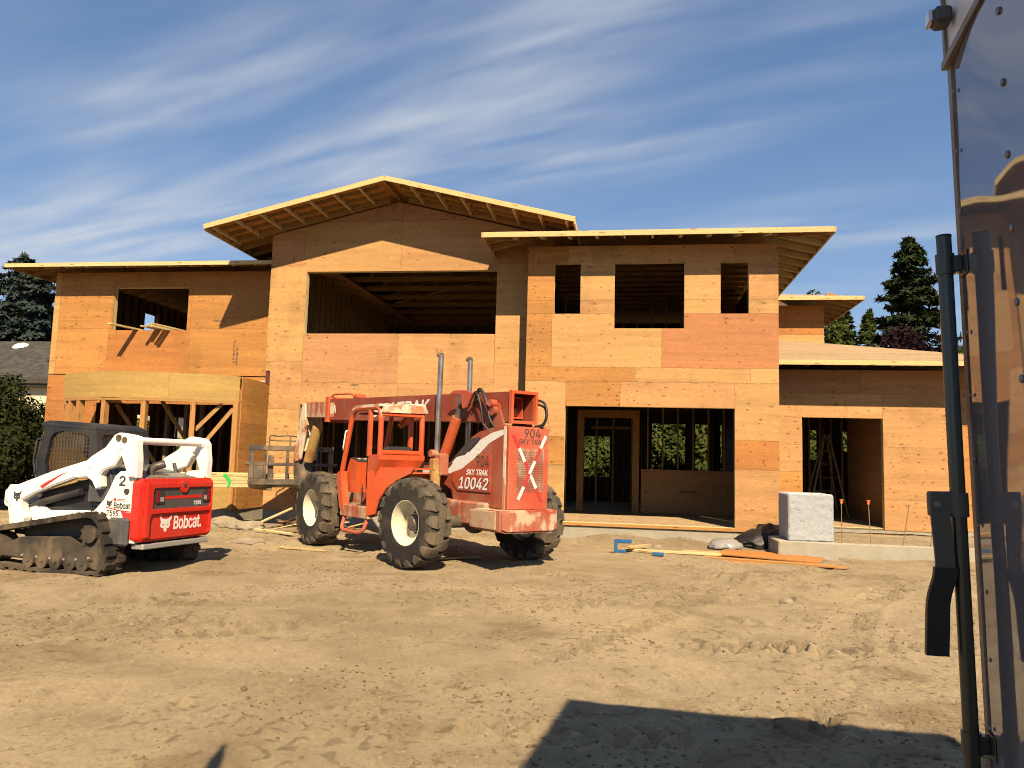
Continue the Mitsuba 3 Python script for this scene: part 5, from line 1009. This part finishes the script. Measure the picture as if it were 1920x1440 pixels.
# ------------------------------------------------------------------ neighbour's house
nb = root('neighbour_house', 'low neighbouring house with a grey shingle roof and cream wall at the left', 'house')
part(nb, 'wall', box(-44, -24.5, 36.55, 46, 0, 4.85), 'stucco')
v = np.array([(-46, 36.0, 5.2), (-23.5, 36.0, 5.2), (-23.5, 41.5, 8.05), (-46, 41.5, 8.05), (-46, 47, 5.2), (-23.5, 47, 5.2)]); m = trimesh.Trimesh(np.vstack([v, v - [0, 0, .12]]), np.array([(0, 1, 2), (0, 2, 3), (3, 2, 5), (3, 5, 4), (6, 8, 7), (6, 9, 8), (9, 11, 8), (9, 10, 11), (1, 7, 8), (1, 8, 2), (2, 8, 11), (2, 11, 5)]), process=False)
rf = part(nb, 'roof', m, 'shingle'); part(rf, 'gutter', box(-46, -23.5, 35.86, 35.98, 5.0, 5.22), 'dark_trim'); part(rf, 'soffit', box(-46, -23.6, 36.0, 36.54, 4.86, 5.02), 'dark_trim')
d_ = lathe([(0.0, .22), (.30, .17), (.50, .04), (.52, 0)], 20, 'y'); d_.apply_transform(trimesh.transformations.rotation_matrix(math.pi / 2, (1, 0, 0))); d_.apply_transform(trimesh.transformations.rotation_matrix(.45, (1, 0, 0))); d_.apply_scale(.85); d_.apply_translation((-35.6, 40.6, 7.62)); part(rf, 'dome_skylight', d_, 'white_decal', smooth=True)
part(rf, 'vent', box(-31.9, -31.5, 38.3, 38.6, 6.45, 6.62), 'dark_trim')

# ------------------------------------------------------------------ trees
def leaves(c, nrm, size, aspect=1.6):
    """one small rhombic leaf face at each point"""
    n = len(c); a = np.cross(nrm, nrg.normal(size=(n, 3))); a /= np.linalg.norm(a, axis=1, keepdims=True) + 1e-9; b = np.cross(nrm, a)
    s_ = size * nrg.uniform(.6, 1.3, (n, 1)); v = np.stack([c - a * s_ * aspect, c - b * s_ * .5, c + a * s_ * aspect, c + b * s_ * .5], 1).reshape(-1, 3)
    i = np.arange(n) * 4; return trimesh.Trimesh(v, np.vstack([np.stack([i, i + 1, i + 2], 1), np.stack([i, i + 2, i + 3], 1)]), process=False)
def conifer(name, x, y, z0, H, R, matl, lab, cat_, nb_=26, seed=1, leaf=.16, per=70, droop=.25, kind_crown='crown', bare=0.0, power=.9):
    r = np.random.default_rng(seed); t = root(name, lab, cat_)
    part(t, 'trunk', cyl((x, y, z0 - .3), (x, y, z0 + H * .97), R * .06, .02, n=8), 'bark')
    C, Nn, br = [], [], []
    for k in range(int(nb_ * H / 6)):
        f = r.random() ** .8; h = bare + (1 - bare) * f
        L = R * (1 - h) ** power * r.uniform(.72, 1.12) + .12; az = r.uniform(0, 2 * np.pi); d = np.array([np.cos(az), np.sin(az), 0])
        n = max(6, int(per * (L / R + .15))); u = r.random(n) ** .7
        base = np.array([x, y, z0 + h * H]); wdt = .22 * L * (1 - .6 * u) + .05
        side = np.array([-d[1], d[0], 0]); p = base + np.outer(u * L, d) + np.outer(r.uniform(-1, 1, n) * wdt, side); p[:, 2] += -droop * L * u ** 1.5 + .10 * L * u ** 4 - np.abs(r.normal(0, 1, n)) * .10 * (L * .5 + .2)
        C.append(p); Nn.append(r.normal(0, .55, (n, 3)) + [0, 0, 1.0] + d * .5); br.append(beam(base, base + d * L * .8 + [0, 0, -droop * L * .7], .03, .03))
    C, Nn = np.vstack(C), np.vstack(Nn); Nn /= np.linalg.norm(Nn, axis=1, keepdims=True)
    part(t, 'branches', cat(br), 'bark', kind='stuff'); part(t, 'crown', leaves(C, Nn, leaf), matl, kind='stuff')
def bushy(name, x, y, z0, sx, sy, sz, matl, lab, cat_, n=9000, seed=1, leaf=.09, lumps=26, trunk=True, group=None):
    r = np.random.default_rng(seed); t = root(name, lab, cat_, group); P = []
    part(t, 'trunk', cat([cyl((x, y, z0 - .3), (x + .1, y, z0 + sz * .9), .06 * sx + .04, .03, n=7)] + [cyl((x, y, z0 + sz * .3), (x + sx * .6 * math.cos(a), y + sy * .6 * math.sin(a), z0 + sz * r.uniform(.7, 1.5)), .03 * sx + .02, .015, n=6) for a in r.uniform(0, 6.28, 6)]), 'bark')
    for k in range(lumps):
        u = r.normal(size=3); u /= np.linalg.norm(u); q = u * r.uniform(.45, .85); c = np.array([x + sx * q[0], y + sy * q[1], z0 + sz * (1 + q[2] * .95)]); rad = r.uniform(.22, .42)
        w = r.normal(size=(n // lumps, 3)); w /= np.linalg.norm(w, axis=1, keepdims=True); w *= r.random((len(w), 1)) ** .45; P.append(c + w * rad * np.array([sx, sy, sz]))
    P = np.vstack(P); P = P[P[:, 2] > z0]; Nn = P - [x, y, z0 + sz * .8]; Nn = Nn / np.linalg.norm(Nn, axis=1, keepdims=True) + r.normal(0, .6, P.shape); Nn /= np.linalg.norm(Nn, axis=1, keepdims=True)
    part(t, 'crown', leaves(P, Nn, leaf, 1.25), matl, kind='stuff')
conifer('spruce_tree', -40.6, 46, 0, 14.6, 5.4, 'spruce_leaf', 'large blue-green spruce behind the grey shingle roof, cut by the left edge', 'tree', nb_=90, seed=3, leaf=.20, per=150, droop=.32, power=.55)
conifer('spruce_tree', -38.6, 45, 0, 13.6, 4.3, 'spruce_leaf', 'second blue-green spruce top just right of the leftmost one', 'tree', nb_=80, seed=4, leaf=.19, per=130, droop=.30, power=.55)
conifer('fir_tree', 16.2, 48, 0, 15.4, 4.6, 'fir_leaf', 'tall dark pointed fir rising behind the right wing', 'tree', nb_=95, seed=5, leaf=.20, per=190, droop=.20, power=.68)
bushy('cypress_tree', 13.0, 56, 2, 1.8, 1.6, 6.2, 'cypress_leaf', 'yellow-green feathery tree just right of the upper roof corner', 'tree', seed=6, leaf=.16, n=8000)
conifer('cypress_tree', 14.5, 57, 0, 13.5, 3.6, 'cypress_leaf', 'slender yellow-green conifer between the upper roof corner and the dark fir', 'tree', nb_=90, seed=7, leaf=.17, per=110, droop=.1)
conifer('cypress_tree', 12.6, 58, 0, 12.3, 3.4, 'fir_leaf', 'dark green conifer touching the tip of the upper roof corner', 'tree', nb_=90, seed=8, leaf=.17, per=120, droop=.1)
conifer('cypress_tree', 16.4, 57, 0, 12.9, 3.6, 'cypress_leaf', 'broad yellow-green conifer filling the gap left of the dark fir', 'tree', nb_=90, seed=14, leaf=.17, per=120, droop=.15)
conifer('cypress_tree', 15.4, 59, 0, 13.4, 3.6, 'fir_leaf', 'dark conifer behind the yellow-green ones beside the upper roof corner', 'tree', nb_=90, seed=15, leaf=.18, per=130, droop=.15)
bushy('plum_tree', 14.2, 42, 2.5, 2.9, 2.2, 3.3, 'purple_leaf', 'dark purple-leaved tree in front of the fir, behind the right wing roof', 'tree', seed=9, n=15000, leaf=.13, lumps=40)
bushy('round_tree', 24, 60, 1, 4, 4, 5.2, 'fir_leaf', 'far dark tree showing between the lock rod and the trailer', 'tree', seed=10, n=7000, leaf=.25)
bushy('shrub', -17.75, 19.6, 0, 1.75, 1.3, 1.95, 'shrub_leaf', 'tall dark leafy shrub behind the loader at the left edge', 'shrub', seed=11, n=26000, leaf=.065, lumps=60)
bushy('shrub', -16.7, 18.3, 0, .95, .8, 1.25, 'shrub_leaf', 'lower dark shrub close to the left corner of the house', 'shrub', seed=12, n=12000, leaf=.06, lumps=34)
bushy('shrub', -19.4, 20.8, 0, 1.8, 1.4, 1.9, 'shrub_leaf', 'dark shrub furthest left, behind the loader arm', 'shrub', seed=13, n=14000, leaf=.07, lumps=40)
for i, (x, y, sx, sz, lab) in enumerate(((-3.4, 38, 2.4, 2.3, 'sunlit garden tree seen through the inner doorway'), (1.5, 38, 2.2, 2.5, 'sunlit garden tree seen through the left studs of the wide doorway'), (4.6, 37, 2.0, 2.3, 'sunlit garden tree seen through the right studs of the wide doorway'), (8.6, 38, 2.2, 2.4, 'sunlit garden tree behind the stepladder room'), (-8.5, 38, 2.4, 2.2, 'garden tree behind the dark garage bay'), (-22.5, 33, 2.2, 1.6, 'green garden shrub glimpsed through the bay studs'))):
    bushy('garden_tree', x, y, 0, sx, 1.6, sz, 'garden_leaf', lab, 'tree', seed=30 + i, n=6000, leaf=.12)
bushy('garden_tree', -1.7, 37, 0, 2.0, 1.5, 2.3, 'garden_leaf', 'garden shrub filling the view through the inner doorway', 'tree', seed=41, n=8000, leaf=.12)
bushy('garden_tree', 3.1, 36, 0, 1.9, 1.5, 2.4, 'garden_leaf', 'garden tree between the studs of the wide doorway', 'tree', seed=42, n=8000, leaf=.12)
fp = root('fence', 'long grey-brown board fence at the back of the garden', 'fence')
for i in range(60):
    m = box(-16 + i * .5, -15.52 + i * .5, 43.0, 43.03, 0, 1.9); part(fp, 'board', m, 'lumber', uv=wuv(m, (0, 0, 1), 2))
m = trimesh.util.concatenate([cyl((-1.12, .87, -.2), (-1.12, .87, 2.68), .045, .04, n=12), cyl((-1.12, .87, 2.68), (-1.12, .87, 2.9), .04, .004, n=12)])
thing('added_stake', m, 'lumber', 'tall pointed wooden stake added out of view to cast the narrow shadow at the bottom edge', 'stake', uv=wuv(m, (0, 0, 1), 2))  # unseen stake, added only for the shadow it throws into view
